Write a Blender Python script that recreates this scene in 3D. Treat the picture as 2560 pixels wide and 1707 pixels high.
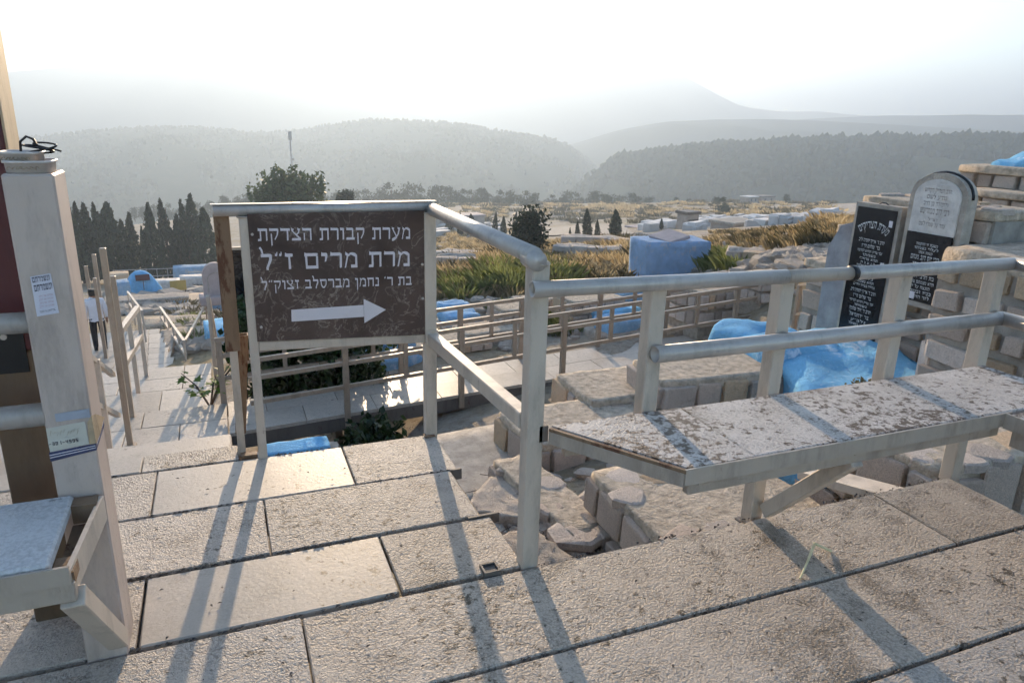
import bpy, bmesh, math, random
import numpy as np
from mathutils import Vector, Matrix, noise as mnoise

for o in list(bpy.data.objects): bpy.data.objects.remove(o)
scene = bpy.context.scene
C = scene.collection
RAD = math.radians

# ---------------------------------------------------------------- camera
# world axes: +X along the deck boards, +Y down the stairs towards the valley, deck top at z = 0, eye 1.5 m above it
EYE, FPX, PITCH, ROLL, YAW = 1.5, 1800.6, 0.297914, -0.026798, 0.385948
def _rot(p, r, y):
    cy, sy = math.cos(y), math.sin(y)
    fwd = np.array([sy, cy, 0.]); right = np.array([cy, -sy, 0.]); up = np.array([0, 0, 1.])
    f2 = fwd*math.cos(p)-up*math.sin(p); d2 = -up*math.cos(p)-fwd*math.sin(p)
    c, s = math.cos(r), math.sin(r)
    return np.array([c*right+s*d2, -s*right+c*d2, f2])
RC = _rot(PITCH, ROLL, YAW)
cam_d = bpy.data.cameras.new('camera'); cam = bpy.data.objects.new('camera', cam_d); C.objects.link(cam)
cam.matrix_world = Matrix(((RC[0][0], -RC[1][0], -RC[2][0], 0), (RC[0][1], -RC[1][1], -RC[2][1], 0),
                           (RC[0][2], -RC[1][2], -RC[2][2], EYE), (0, 0, 0, 1)))
cam_d.sensor_width = 36.0; cam_d.lens = FPX/2560*36.0
cam_d.clip_start = 0.05; cam_d.clip_end = 9000
scene.camera = cam

# ---------------------------------------------------------------- sky, sun, exposure
SUN_AZ, SUN_EL = RAD(9.3), RAD(12.0)          # azimuth measured from +Y towards +X
world = bpy.data.worlds.new('World'); scene.world = world; world.use_nodes = True
wn = world.node_tree; wn.nodes.clear()
sky = wn.nodes.new('ShaderNodeTexSky'); sky.sky_type = 'NISHITA'; sky.sun_disc = False
sky.sun_elevation = SUN_EL; sky.sun_rotation = SUN_AZ
sky.altitude = 800; sky.air_density = 1.0; sky.dust_density = 0.8; sky.ozone_density = 1.4
bg = wn.nodes.new('ShaderNodeBackground'); bg.inputs['Strength'].default_value = 0.125
wo = wn.nodes.new('ShaderNodeOutputWorld')
wn.links.new(sky.outputs[0], bg.inputs['Color']); wn.links.new(bg.outputs[0], wo.inputs['Surface'])
sun_d = bpy.data.lights.new('sun', 'SUN'); sun_d.energy = 5.0; sun_d.angle = RAD(0.6); sun_d.color = (1.0, 0.755, 0.50)
sun = bpy.data.objects.new('sun', sun_d); C.objects.link(sun)
to_sun = Vector((math.sin(SUN_AZ)*math.cos(SUN_EL), math.cos(SUN_AZ)*math.cos(SUN_EL), math.sin(SUN_EL)))
sun.rotation_euler = to_sun.to_track_quat('Z', 'Y').to_euler(); sun.location = (0, 30, 20)
vs = scene.view_settings; vs.view_transform = 'Standard'; vs.look = 'None'; vs.gamma = 1.0; vs.use_curve_mapping = False
vs.exposure = 1.55
HAZE_DENSITY, HAZE_G = 0.00110, 0.45
cy = scene.cycles
cy.use_denoising = True; cy.max_bounces = 4; cy.volume_bounces = 0; cy.diffuse_bounces = 2; cy.glossy_bounces = 1
cy.use_adaptive_sampling = True; cy.adaptive_threshold = 0.03; cy.adaptive_min_samples = 12; cy.transparent_max_bounces = 4; cy.sample_clamp_indirect = 6.0

# ---------------------------------------------------------------- places along lines of sight (metres)
def ray(sx, sy):
    v = np.array([(sx-1280)/FPX, (sy-853.5)/FPX, 1.]); return RC.T @ v
def at(sx, sy, D):
    d = ray(sx, sy); t = D/math.hypot(d[0], d[1]); return Vector((d[0]*t, d[1]*t, EYE+d[2]*t))
def onz(sx, sy, z):
    d = ray(sx, sy); t = (z-EYE)/d[2]; return Vector((d[0]*t, d[1]*t, z))

# ---------------------------------------------------------------- materials
def nodes(name):
    m = bpy.data.materials.new(name); m.use_nodes = True
    return m, m.node_tree, m.node_tree.nodes['Principled BSDF']
class NT:
    def __init__(s, nt): s.nt = nt
    def n(s, t, **kw):
        x = s.nt.nodes.new(t)
        for k, v in kw.items():
            if k.startswith('i_'): x.inputs[k[2:].replace('_', ' ')].default_value = v
            else: setattr(x, k, v)
        return x
    def l(s, a, b): s.nt.links.new(a, b)
    def coords(s, kind='Object', scale=1.0, objrand=True):
        tc = s.n('ShaderNodeTexCoord'); out = tc.outputs[kind]
        if objrand:
            oi = s.n('ShaderNodeObjectInfo'); mu = s.n('ShaderNodeMath', operation='MULTIPLY'); mu.inputs[1].default_value = 37.0
            s.l(oi.outputs['Random'], mu.inputs[0])
            ad = s.n('ShaderNodeVectorMath', operation='ADD'); s.l(out, ad.inputs[0]); s.l(mu.outputs[0], ad.inputs[1]); out = ad.outputs[0]
        return out
    def noise(s, vec, scale, detail=4, rough=.55, dist=0.):
        x = s.n('ShaderNodeTexNoise'); x.inputs['Scale'].default_value = scale; x.inputs['Detail'].default_value = detail
        x.inputs['Roughness'].default_value = rough; x.inputs['Distortion'].default_value = dist
        s.l(vec, x.inputs['Vector']); return x.outputs['Fac']
    def voro(s, vec, scale, feature='F1'):
        x = s.n('ShaderNodeTexVoronoi'); x.feature = feature; x.inputs['Scale'].default_value = scale
        s.l(vec, x.inputs['Vector']); return x.outputs['Distance']
    def ramp(s, fac, stops, interp='LINEAR'):
        r = s.n('ShaderNodeValToRGB'); r.color_ramp.interpolation = interp
        e = r.color_ramp.elements
        while len(e) > 1: e.remove(e[0])
        e[0].position = stops[0][0]; e[0].color = tuple(stops[0][1])+(1,) if not isinstance(stops[0][1], float) else (stops[0][1],)*3+(1,)
        for p, c in stops[1:]:
            q = e.new(p); q.color = tuple(c)+(1,) if not isinstance(c, float) else (c,)*3+(1,)
        s.l(fac, r.inputs[0]); return r.outputs[0]
    def mix(s, fac, a, b, mode='MIX'):
        m = s.n('ShaderNodeMix'); m.data_type = 'RGBA'; m.blend_type = mode
        if isinstance(fac, float): m.inputs[0].default_value = fac
        else: s.l(fac, m.inputs[0])
        for k, v in ((6, a), (7, b)):
            if isinstance(v, tuple): m.inputs[k].default_value = v+(1,)
            else: s.l(v, m.inputs[k])
        return m.outputs[2]
    def bump(s, h, bsdf, strength=.5, dist=.01):
        b = s.n('ShaderNodeBump'); b.inputs['Strength'].default_value = strength; b.inputs['Distance'].default_value = dist
        s.l(h, b.inputs['Height']); s.l(b.outputs[0], bsdf.inputs['Normal']); return b
    def math(s, op, a, b):
        m = s.n('ShaderNodeMath', operation=op)
        for k, v in ((0, a), (1, b)):
            if isinstance(v, (int, float)): m.inputs[k].default_value = v
            else: s.l(v, m.inputs[k])
        return m.outputs[0]
    def objvar(s, col, lo=.85, hi=1.15):
        oi = s.n('ShaderNodeObjectInfo'); mr = s.n('ShaderNodeMapRange'); mr.inputs[3].default_value = lo; mr.inputs[4].default_value = hi
        s.l(oi.outputs['Random'], mr.inputs[0])
        vm = s.n('ShaderNodeVectorMath', operation='SCALE'); s.l(col, vm.inputs[0]); s.l(mr.outputs[0], vm.inputs['Scale']); return vm.outputs[0]

M = {}
def mat_slab(name, light, dark, lichen, amount, relief, grain=70., gloss=.62, stain=.0):
    m, nt, b = nodes(name); t = NT(nt); v = t.coords()
    big = t.noise(v, 2.0, 4, .6); mid = t.noise(v, 24, 6, .72); pit = t.noise(v, grain*.5, 4, .65); vf = t.noise(v, grain*2.2, 2, .6)
    wob = t.n('ShaderNodeTexNoise'); wob.inputs['Scale'].default_value = grain*.6; wob.inputs['Detail'].default_value = 3; t.l(v, wob.inputs['Vector'])
    wv = t.n('ShaderNodeVectorMath', operation='MULTIPLY_ADD'); t.l(wob.outputs['Color'], wv.inputs[0]); wv.inputs[1].default_value = (.026, .026, .026); t.l(v, wv.inputs[2])
    nug = t.voro(wv.outputs[0], grain*1.25); nug2 = t.voro(wv.outputs[0], grain*2.4)
    amp = t.ramp(t.noise(v, 9, 4, .6), [(.3, .35), (.7, 1.0)]); nug = t.math('MULTIPLY', nug, amp)
    g = t.math('ADD', t.math('MULTIPLY', nug, .75), t.math('MULTIPLY', vf, .5))
    col = t.ramp(g, [(.40, light), (.60, tuple((x+y)/2 for x, y in zip(light, dark))), (.86, dark)])
    col = t.mix(t.ramp(big, [(.38, 0.0), (.72, .5)]), col, tuple(.66*x for x in light))
    spots = t.math('ADD', t.math('MULTIPLY', mid, .5), t.math('MULTIPLY', pit, .5))
    big2 = t.noise(v, 1.1, 5, .7)
    lf = t.ramp(t.math('ADD', spots, t.math('MULTIPLY', t.math('SUBTRACT', big2, .5), .55)), [(amount-.02, 0.0), (amount+.04, .9)])
    col = t.mix(lf, col, lichen)
    if stain:
        st = t.math('ADD', t.math('MULTIPLY', t.noise(v, 2.6, 6, .72), .8), t.math('MULTIPLY', vf, .2)); col = t.mix(t.ramp(st, [(.53, 0.0), (.62, stain)]), col, tuple(1.25*x for x in lichen))
    t.l(t.objvar(col, .86, 1.1), b.inputs['Base Color'])
    b.inputs['Roughness'].default_value = gloss; b.inputs['Specular IOR Level'].default_value = .3
    h = t.math('ADD', t.math('MULTIPLY', nug, -.8), t.math('ADD', t.math('MULTIPLY', nug2, -.3), t.math('MULTIPLY', pit, .55)))
    t.bump(h, b, relief, .010); M[name] = m
mat_slab('slab_rough', (.56, .48, .40), (.24, .205, .17), (.075, .06, .042), .60, .62, 84, .62, .3)
mat_slab('slab_dark', (.53, .44, .35), (.22, .18, .14), (.075, .057, .037), .59, .62, 82, .62, .65)
mat_slab('slab_smooth', (.52, .445, .365), (.45, .38, .305), (.12, .095, .065), .625, .09, 60, .5, .3)
mat_slab('slab_bench', (.66, .60, .54), (.33, .29, .25), (.085, .055, .033), .53, .45, 88, .62, .5)
mat_slab('slab_pale', (.62, .60, .58), (.42, .40, .385), (.11, .09, .07), .66, .4, 70)
mat_slab('slab_far', (.52, .45, .375), (.40, .345, .285), (.17, .14, .11), .66, .2, 24, .45)

def mat_paint(name, base, rustamt=.7, metallic=.25, rough=.42, rust=(.10, .045, .022)):
    m, nt, b = nodes(name); t = NT(nt); v = t.coords()
    mp = t.n('ShaderNodeMapping'); mp.inputs['Scale'].default_value = (1.6, 1.6, .45); t.l(v, mp.inputs['Vector']); v = mp.outputs[0]
    n1 = t.noise(v, 9, 6, .7); n2 = t.noise(v, 3, 3); n3 = t.noise(v, 60, 3, .7)
    col = t.mix(t.ramp(n2, [(.3, 0.0), (.8, .5)]), base, tuple(.7*x for x in base))
    gr = t.noise(v, 5.5, 5, .75); col = t.mix(t.ramp(gr, [(.48, 0.0), (.70, .55)]), col, tuple(.38*x for x in base))
    rf = t.ramp(t.math('ADD', t.math('MULTIPLY', n1, .75), t.math('MULTIPLY', n3, .25)), [(rustamt-.03, 0.0), (rustamt+.03, 1.0)])
    col = t.mix(rf, col, rust); t.l(col, b.inputs['Base Color'])
    rr = t.ramp(rf, [(0., rough), (1., .9)]); t.l(rr, b.inputs['Roughness'])
    mm = t.ramp(rf, [(0., metallic), (1., 0.0)]); t.l(mm, b.inputs['Metallic'])
    t.bump(t.math('ADD', n3, t.math('MULTIPLY', rf, -.5)), b, .15, .004); M[name] = m
mat_paint('steel', (.58, .495, .405), .665, .08, .48)
mat_paint('steel_pipe', (.52, .475, .43), .69, .3, .38)
mat_paint('steel_seat', (.44, .37, .30), .66, .1, .5)
mat_paint('steel_far', (.40, .31, .23), .69, .1, .45)
mat_paint('steel_rusty', (.25, .16, .095), .56, .1, .7, (.12, .055, .03))
mat_paint('steel_dark', (.16, .135, .115), .62, .1, .6)
mat_paint('pillar_paint', (.56, .455, .39), .69, .05, .55)
mat_paint('post_maroon', (.085, .018, .02), .66, .05, .5)
mat_paint('post_khaki', (.13, .085, .05), .64, .05, .6)
mat_paint('lattice', (.42, .42, .42), .9, .3, .5)

def mat_simple(name, base, rough=.7, nscale=8., var=.25, bump=.2, bscale=30., spec=.4, objvar=None):
    m, nt, b = nodes(name); t = NT(nt); v = t.coords()
    n1 = t.noise(v, nscale, 4, .6)
    col = t.mix(t.ramp(n1, [(.3, 0.0), (.7, 1.0)]), tuple(max(0, x*(1-var)) for x in base), tuple(min(1, x*(1+var)) for x in base))
    if objvar: col = t.objvar(col, *objvar)
    t.l(col, b.inputs['Base Color']); b.inputs['Roughness'].default_value = rough; b.inputs['Specular IOR Level'].default_value = spec
    if bump: t.bump(t.noise(v, bscale, 4, .65), b, bump, .02)
    M[name] = m; return m
mat_simple('letter', (.66, .62, .64), .5, 5, .05, 0)
mat_simple('paper', (.62, .60, .66), .7, 5, .05, 0)
mat_simple('ink', (.05, .045, .07), .6, 5, .1, 0)
mat_simple('ink_pink', (.5, .33, .38), .7, 5, .1, 0)
mat_simple('tape_blue', (.06, .065, .14), .45, 12, .5, .1)
mat_simple('tape_clear', (.33, .35, .40), .3, 8, .15, .05)
mat_simple('label_cream', (.55, .52, .44), .6, 6, .1, 0)
mat_simple('brown_paper', (.36, .27, .17), .7, 9, .35, .3)
mat_simple('plastic_white', (.60, .54, .50), .45, 14, .15, .05)
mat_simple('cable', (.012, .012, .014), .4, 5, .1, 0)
mat_simple('black_granite', (.012, .012, .014), .22, 30, .3, 0, 30, .5)
mat_simple('grey_letter', (.30, .26, .23), .6, 5, .1, 0)
mat_simple('white_letter', (.62, .62, .60), .6, 5, .1, 0)
mat_simple('white_stone', (.62, .58, .53), .75, 6, .2, .3, 18)
mat_simple('grey_stone', (.30, .30, .31), .8, 6, .25, .4, 14)
mat_simple('mortar', (.42, .36, .29), .95, 14, .25, .8, 55, .15)
mat_simple('mortar_grey', (.33, .30, .26), .92, 7, .25, .5, 30)
mat_simple('stone_cap', (.52, .43, .33), .95, 16, .35, 1.0, 42, .15)
mat_simple('concrete', (.42, .37, .31), .92, 9, .25, .6, 40, .15)
mat_simple('pink_stone', (.44, .36, .34), .8, 4, .12, .2, 14)
mat_simple('yellow_board', (.52, .36, .10), .7, 3, .15, .1)
mat_simple('straw', (.72, .64, .38), .7, 8, .2, 0)
mat_simple('bark', (.09, .065, .045), .9, 14, .3, .6, 24)
mat_simple('twig', (.11, .09, .075), .9, 14, .3, .3, 24)
mat_simple('cloth_white', (.70, .71, .76), .8, 9, .06, .2, 18)
mat_simple('cloth_black', (.012, .012, .015), .8, 9, .2, .2, 18)
mat_simple('skin', (.36, .20, .13), .6, 9, .1, 0)
mat_simple('hair', (.012, .01, .009), .6, 20, .3, .3, 60)
mat_simple('gravel', (.34, .30, .25), .95, 3, .15, .3, 20)
mat_simple('road', (.30, .28, .26), .9, 2, .12, .2, 20)
mat_simple('far_white', (.66, .62, .58), .8, 2, .1, 0, 20, .4, (.7, 1.1))
mat_simple('far_wall', (.40, .34, .29), .9, 2, .2, .2, 10)
mat_simple('rubble', (.48, .41, .34), .95, 11, .35, 1.0, 30, .15, (.8, 1.15))
mat_simple('leaf_litter', (.19, .10, .045), .85, 8, .35, .2, 30, .3, (.6, 1.4))

def mat_stone():
    for name, base, k in (('stone', (.68, .55, .45), 1.), ('stone_pale', (.74, .63, .54), 1.), ('stone_warm', (.68, .50, .33), 1.), ('rock', (.60, .51, .42), 4.), ('rock_warm', (.58, .45, .28), 4.)):
        m, nt, b = nodes(name); t = NT(nt); v = t.n('ShaderNodeNewGeometry').outputs['Position']
        n1 = t.noise(v, 22, 6, .7); n2 = t.noise(v, 110, 4, .72); n3 = t.noise(v, 7, 3)
        col = t.ramp(n2, [(.28, tuple(.68*x for x in base)), (.6, base), (.8, tuple(min(.8, 1.15*x) for x in base))])
        col = t.mix(t.ramp(n1, [(.5, 0.0), (.72, .4)]), col, (.36, .29, .23))
        col = t.mix(t.ramp(n3, [(.5, 0.0), (.75, .3)]), col, (.60, .47, .38))
        t.l(t.objvar(col, .78, 1.18), b.inputs['Base Color']); b.inputs['Roughness'].default_value = .9; b.inputs['Specular IOR Level'].default_value = .2
        t.bump(t.math('ADD', n1, t.math('MULTIPLY', n2, .7)), b, 1.0, .022); M[name] = m
mat_stone()

def mat_blue(name, c, worn, wear=.62):
    m, nt, b = nodes(name); t = NT(nt); v = t.coords()
    n1 = t.noise(v, 2.5, 5, .65); n2 = t.noise(v, 7, 6, .68, .3); n3 = t.noise(v, 45, 3); n4 = t.noise(v, 1.6, 2)
    col = t.ramp(n1, [(.3, tuple(.78*x for x in c)), (.7, tuple(min(1, 1.2*x) for x in c))])
    f = t.math('ADD', n2, t.math('MULTIPLY', t.math('SUBTRACT', n4, .5), .5))
    col = t.mix(t.ramp(f, [(wear-.03, 0.0), (wear+.07, .85)]), col, worn)
    t.l(col, b.inputs['Base Color']); n5 = t.noise(v, 26, 5, .75); col = t.mix(t.ramp(n5, [(.58, 0.0), (.68, .55)]), col, worn); t.l(col, b.inputs['Base Color'])
    b.inputs['Roughness'].default_value = .95; b.inputs['Specular IOR Level'].default_value = .1
    t.bump(t.math('ADD', n2, t.math('MULTIPLY', n5, .6)), b, .8, .03); M[name] = m
mat_blue('blue_paint', (.25, .45, .66), (.52, .64, .78))
mat_blue('blue_fresh', (.17, .43, .68), (.42, .60, .82), .68)
mat_blue('blue_wash', (.21, .49, .72), (.68, .80, .90), .60)
mat_blue('blue_pale', (.30, .43, .56), (.50, .52, .52), .58)
mat_blue('blue_dull', (.29, .42, .60), (.50, .47, .46), .62)

def mat_granite_sign():
    m, nt, b = nodes('sign_marble'); t = NT(nt); v = t.coords(objrand=False)
    n1 = t.noise(v, 3.2, 5, .6, .4); n2 = t.noise(v, 7, 6, .62, 1.6); n3 = t.noise(v, 11, 4, .6, 2.4); n4 = t.noise(v, 40, 4)
    col = t.ramp(n1, [(.3, (.052, .034, .029)), (.62, (.105, .070, .057)), (.8, (.175, .125, .092))])
    vein = t.math('ABSOLUTE', t.math('SUBTRACT', n2, .5), 0.)
    vf = t.ramp(vein, [(0., .75), (.008, .4), (.02, 0.0)])
    gate = t.ramp(n1, [(.42, 0.0), (.6, 1.0)])
    col = t.mix(t.math('MULTIPLY', vf, gate), col, (.40, .33, .27))
    vein2 = t.math('ABSOLUTE', t.math('SUBTRACT', n3, .52), 0.)
    vf2 = t.ramp(vein2, [(0., .6), (.01, 0.0)])
    gate2 = t.ramp(t.noise(v, 4.1, 2), [(.5, 0.0), (.62, 1.0)])
    col = t.mix(t.math('MULTIPLY', vf2, gate2), col, (.26, .21, .17))
    t.l(col, b.inputs['Base Color']); b.inputs['Roughness'].default_value = .45; b.inputs['Specular IOR Level'].default_value = .25; M['sign_marble'] = m
mat_granite_sign()

def mat_leaf(name, dark, light, trans=.3, rough=.55, spec=.3):
    m, nt, b = nodes(name); t = NT(nt)
    g = t.n('ShaderNodeNewGeometry'); v = t.coords(objrand=False)
    n = t.noise(v, .8, 3); mixf = t.math('ADD', t.math('MULTIPLY', n, .5), t.math('MULTIPLY', g.outputs['Random Per Island'], .5))
    col = t.ramp(mixf, [(.2, dark), (.75, light)]); col = t.objvar(col, .85, 1.15)
    t.l(col, b.inputs['Base Color']); b.inputs['Roughness'].default_value = rough; b.inputs['Specular IOR Level'].default_value = spec
    tr = t.n('ShaderNodeBsdfTranslucent'); t.l(col, tr.inputs['Color'])
    mx = t.n('ShaderNodeMixShader'); mx.inputs[0].default_value = trans
    out = nt.nodes['Material Output']; t.l(b.outputs[0], mx.inputs[1]); t.l(tr.outputs[0], mx.inputs[2]); t.l(mx.outputs[0], out.inputs['Surface'])
    M[name] = m
mat_leaf('leaf_cypress', (.012, .02, .010), (.04, .06, .028), .15)
mat_leaf('leaf_pine', (.03, .05, .018), (.085, .115, .045), .3)
mat_leaf('leaf_far', (.025, .04, .018), (.075, .095, .045), .12, 1., 0.)
mat_leaf('leaf_hill', (.038, .052, .028), (.062, .076, .040), .1, 1., 0.)
mat_leaf('leaf_fig', (.06, .14, .02), (.16, .27, .05), .45)
mat_leaf('leaf_shrub', (.008, .022, .008), (.045, .085, .022), .22, .35)
mat_leaf('leaf_bush', (.012, .022, .012), (.04, .058, .028), .2)
mat_leaf('grass_dry', (.40, .30, .16), (.72, .60, .38), .6, .9, .02)
mat_leaf('grass_green', (.14, .18, .055), (.34, .38, .15), .55, .9, .02)
mat_leaf('grass_olive', (.11, .10, .055), (.24, .21, .12), .35, .9, .05)

def mat_ground():
    m, nt, b = nodes('ground'); t = NT(nt); v = t.coords(objrand=False)
    n1 = t.noise(v, .22, 6, .65); n2 = t.noise(v, 1.6, 6, .7); n3 = t.noise(v, 11, 5, .7); n4 = t.noise(v, .045, 3)
    col = t.ramp(n2, [(.3, (.26, .21, .155)), (.5, (.41, .35, .28)), (.7, (.53, .47, .40))])
    col = t.mix(t.ramp(n1, [(.46, 0.0), (.62, .75)]), col, (.36, .26, .12))
    col = t.mix(t.ramp(n4, [(.5, 0.0), (.66, .45)]), col, (.20, .19, .10))
    col = t.mix(t.ramp(n3, [(.3, .55), (.5, 0.0)]), col, (.17, .13, .10))
    t.l(col, b.inputs['Base Color']); b.inputs['Roughness'].default_value = .95; b.inputs['Specular IOR Level'].default_value = .15
    n5 = t.noise(v, 48, 4, .7); t.bump(t.math('ADD', t.math('ADD', t.math('MULTIPLY', n2, 1.5), n3), t.math('MULTIPLY', n5, .3)), b, .9, .08); M['ground'] = m
    m, nt, b = nodes('hill'); t = NT(nt); v = t.coords(objrand=False)
    n1 = t.noise(v, .012, 6, .7); n2 = t.noise(v, .09, 5, .75)
    col = t.ramp(n2, [(.35, (.042, .056, .030)), (.55, (.060, .074, .038)), (.72, (.095, .098, .055))])
    col = t.mix(t.ramp(n1, [(.45, 0.0), (.6, .6)]), col, (.05, .065, .03))
    t.l(col, b.inputs['Base Color']); b.inputs['Roughness'].default_value = 1.; b.inputs['Specular IOR Level'].default_value = 0.
    t.bump(n2, b, .3, 3.); M['hill'] = m
mat_ground()

# ---------------------------------------------------------------- mesh builder
class MB:
    def __init__(s): s.v = []; s.f = []; s.m = []; s.cur = 0
    def add(s, vs, fs):
        k = len(s.v); s.v += [tuple(x) for x in vs]; s.f += [tuple(i+k for i in f) for f in fs]; s.m += [s.cur]*len(fs); return s
    def box(s, x0, x1, y0, y1, z0, z1):
        return s.add([(x0,y0,z0),(x1,y0,z0),(x1,y1,z0),(x0,y1,z0),(x0,y0,z1),(x1,y0,z1),(x1,y1,z1),(x0,y1,z1)],
                     [(0,3,2,1),(4,5,6,7),(0,1,5,4),(1,2,6,5),(2,3,7,6),(3,0,4,7)])
    def cbox(s, x0, x1, y0, y1, z0, z1, b=.004, rnd=None, j=0.):
        # chamfered box, optionally with uneven corners
        vs = []; X, Y, Z = (x0, x1), (y0, y1), (z0, z1); ids = {}
        for i in (0, 1):
            for k in (0, 1):
                for l in (0, 1):
                    sx, sy, sz = (1-2*i), (1-2*k), (1-2*l)
                    jj = [rnd.uniform(-j, j) if rnd else 0 for _ in range(3)]
                    bb = b*(rnd.uniform(.6, 1.5) if rnd and j else 1)
                    c = (X[i]+jj[0], Y[k]+jj[1], Z[l]+jj[2])
                    for a in range(3):
                        p = [c[0]+sx*bb, c[1]+sy*bb, c[2]+sz*bb]; p[a] = c[a]
                        ids[i, k, l, a] = len(vs); vs.append(tuple(p))
        g = lambda i, k, l, a: ids[i, k, l, a]
        F = []
        F.append((g(0,0,0,0), g(0,0,1,0), g(0,1,1,0), g(0,1,0,0))); F.append((g(1,0,0,0), g(1,1,0,0), g(1,1,1,0), g(1,0,1,0)))
        F.append((g(0,0,0,1), g(1,0,0,1), g(1,0,1,1), g(0,0,1,1))); F.append((g(0,1,0,1), g(0,1,1,1), g(1,1,1,1), g(1,1,0,1)))
        F.append((g(0,0,0,2), g(0,1,0,2), g(1,1,0,2), g(1,0,0,2))); F.append((g(0,0,1,2), g(1,0,1,2), g(1,1,1,2), g(0,1,1,2)))
        for i in (0, 1):
            for k in (0, 1):
                F.append((g(i,k,0,0), g(i,k,0,1), g(i,k,1,1), g(i,k,1,0)) if i == k else (g(i,k,0,0), g(i,k,1,0), g(i,k,1,1), g(i,k,0,1)))
        for i in (0, 1):
            for l in (0, 1):
                F.append((g(i,0,l,0), g(i,1,l,0), g(i,1,l,2), g(i,0,l,2)) if i != l else (g(i,0,l,0), g(i,0,l,2), g(i,1,l,2), g(i,1,l,0)))
        for k in (0, 1):
            for l in (0, 1):
                F.append((g(0,k,l,1), g(0,k,l,2), g(1,k,l,2), g(1,k,l,1)) if k != l else (g(0,k,l,1), g(1,k,l,1), g(1,k,l,2), g(0,k,l,2)))
        for i in (0, 1):
            for k in (0, 1):
                for l in (0, 1):
                    t = (g(i,k,l,0), g(i,k,l,1), g(i,k,l,2)); F.append(t if (i+k+l) % 2 else t[::-1])
        return s.add(vs, F)
    def bar(s, p, q, w, h, up=(0, 0, 1), b=0.):
        p, q = Vector(p), Vector(q); d = (q-p); L = d.length; d.normalize()
        u = Vector(up); r = d.cross(u)
        if r.length < 1e-4: r = d.cross(Vector((1, 0, 0)))
        r.normalize(); u = r.cross(d)
        t = MB()
        if b: t.cbox(0, L, -w/2, w/2, -h/2, h/2, b)
        else: t.box(0, L, -w/2, w/2, -h/2, h/2)
        return s.add([p+d*x-r*y+u*z for x, y, z in t.v], t.f)
    def tube(s, p, q, r, n=14, hollow=None, r2=None):
        p, q = Vector(p), Vector(q); d = (q-p).normalized(); a = d.orthogonal().normalized(); b = d.cross(a); r2 = r if r2 is None else r2
        vs = []; fs = []
        cs = [(math.cos(2*math.pi*i/n), math.sin(2*math.pi*i/n)) for i in range(n)]
        vs += [p+(a*c+b*e)*r for c, e in cs]+[q+(a*c+b*e)*r2 for c, e in cs]
        fs += [(i, (i+1) % n, n+(i+1) % n, n+i) for i in range(n)]
        if hollow:
            ri = r-hollow
            vs += [p+(a*c+b*e)*ri for c, e in cs]+[q+(a*c+b*e)*ri for c, e in cs]
            fs += [(2*n+(i+1) % n, 2*n+i, 3*n+i, 3*n+(i+1) % n) for i in range(n)]
            fs += [(i, 2*n+i, 2*n+(i+1) % n, (i+1) % n) for i in range(n)]
            fs += [(n+i, n+(i+1) % n, 3*n+(i+1) % n, 3*n+i) for i in range(n)]
        else:
            fs += [tuple(range(n))[::-1], tuple(range(n, 2*n))]
        return s.add(vs, fs)
    def path(s, pts, r, n=8):
        pts = [Vector(p) for p in pts]; rings = []; k0 = len(s.v)
        a = (pts[1]-pts[0]).normalized().orthogonal().normalized(); vs = []; N = len(pts)
        for i, p in enumerate(pts):
            d = (pts[min(i+1, N-1)]-pts[max(i-1, 0)]).normalized(); a = (a-d*a.dot(d)).normalized(); b = d.cross(a)
            rr = r[i] if isinstance(r, (list, tuple)) else r
            vs += [p+(a*math.cos(2*math.pi*j/n)+b*math.sin(2*math.pi*j/n))*rr for j in range(n)]
        fs = [(i*n+j, i*n+(j+1) % n, (i+1)*n+(j+1) % n, (i+1)*n+j) for i in range(N-1) for j in range(n)]
        fs += [tuple(range(n))[::-1], tuple(range((N-1)*n, N*n))]
        return s.add(vs, fs)
    def prism(s, poly, f0, f1):
        # polygon extruded: f0 / f1 map (u, v) to the two faces
        n = len(poly); vs = [f0(*p) for p in poly]+[f1(*p) for p in poly]
        return s.add(vs, [tuple(range(n)), tuple(range(n, 2*n))[::-1]]+[(i, n+i, n+(i+1) % n, (i+1) % n) for i in range(n)])
    def mesh(s, name, mats, smooth=False):
        me = bpy.data.meshes.new(name); me.from_pydata(s.v, [], s.f)
        for m in (mats if isinstance(mats, (list, tuple)) else [mats]): me.materials.append(M[m] if isinstance(m, str) else m)
        if any(s.m): me.polygons.foreach_set('material_index', s.m)
        bm = bmesh.new(); bm.from_mesh(me); bmesh.ops.recalc_face_normals(bm, faces=bm.faces); bm.to_mesh(me); bm.free()
        if smooth: me.polygons.foreach_set('use_smooth', [True]*len(me.polygons))
        me.update(); return me
    def build(s, name, mats, parent=None, smooth=False):
        # vertices are given in world space; the object sits at the middle of its bounds, under its parent
        vs = np.array([tuple(x) for x in s.v], float)
        if parent is not None:
            Mi = np.array(chain(parent).inverted()); vs = vs @ Mi[:3, :3].T + Mi[:3, 3]
        c = (vs.min(0)+vs.max(0))/2; s.v = [tuple(x) for x in vs-c]
        o = bpy.data.objects.new(name, s.mesh(name, mats, smooth)); C.objects.link(o)
        if parent is not None: o.parent = parent
        o.location = c; return o
def chain(o):
    m = o.matrix_basis.copy()
    while o.parent is not None: o = o.parent; m = o.matrix_basis @ m
    return m
def tag(o, label=None, cat=None, group=None, kind=None):
    if label: o['label'] = label
    if cat: o['category'] = cat
    if group: o['group'] = group
    if kind: o['kind'] = kind
    return o
def empty(name, loc=(0, 0, 0), rz=0.):
    o = bpy.data.objects.new(name, None); o.empty_display_size = .1; C.objects.link(o); o.location = loc; o.rotation_euler = (0, 0, rz); return o
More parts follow.
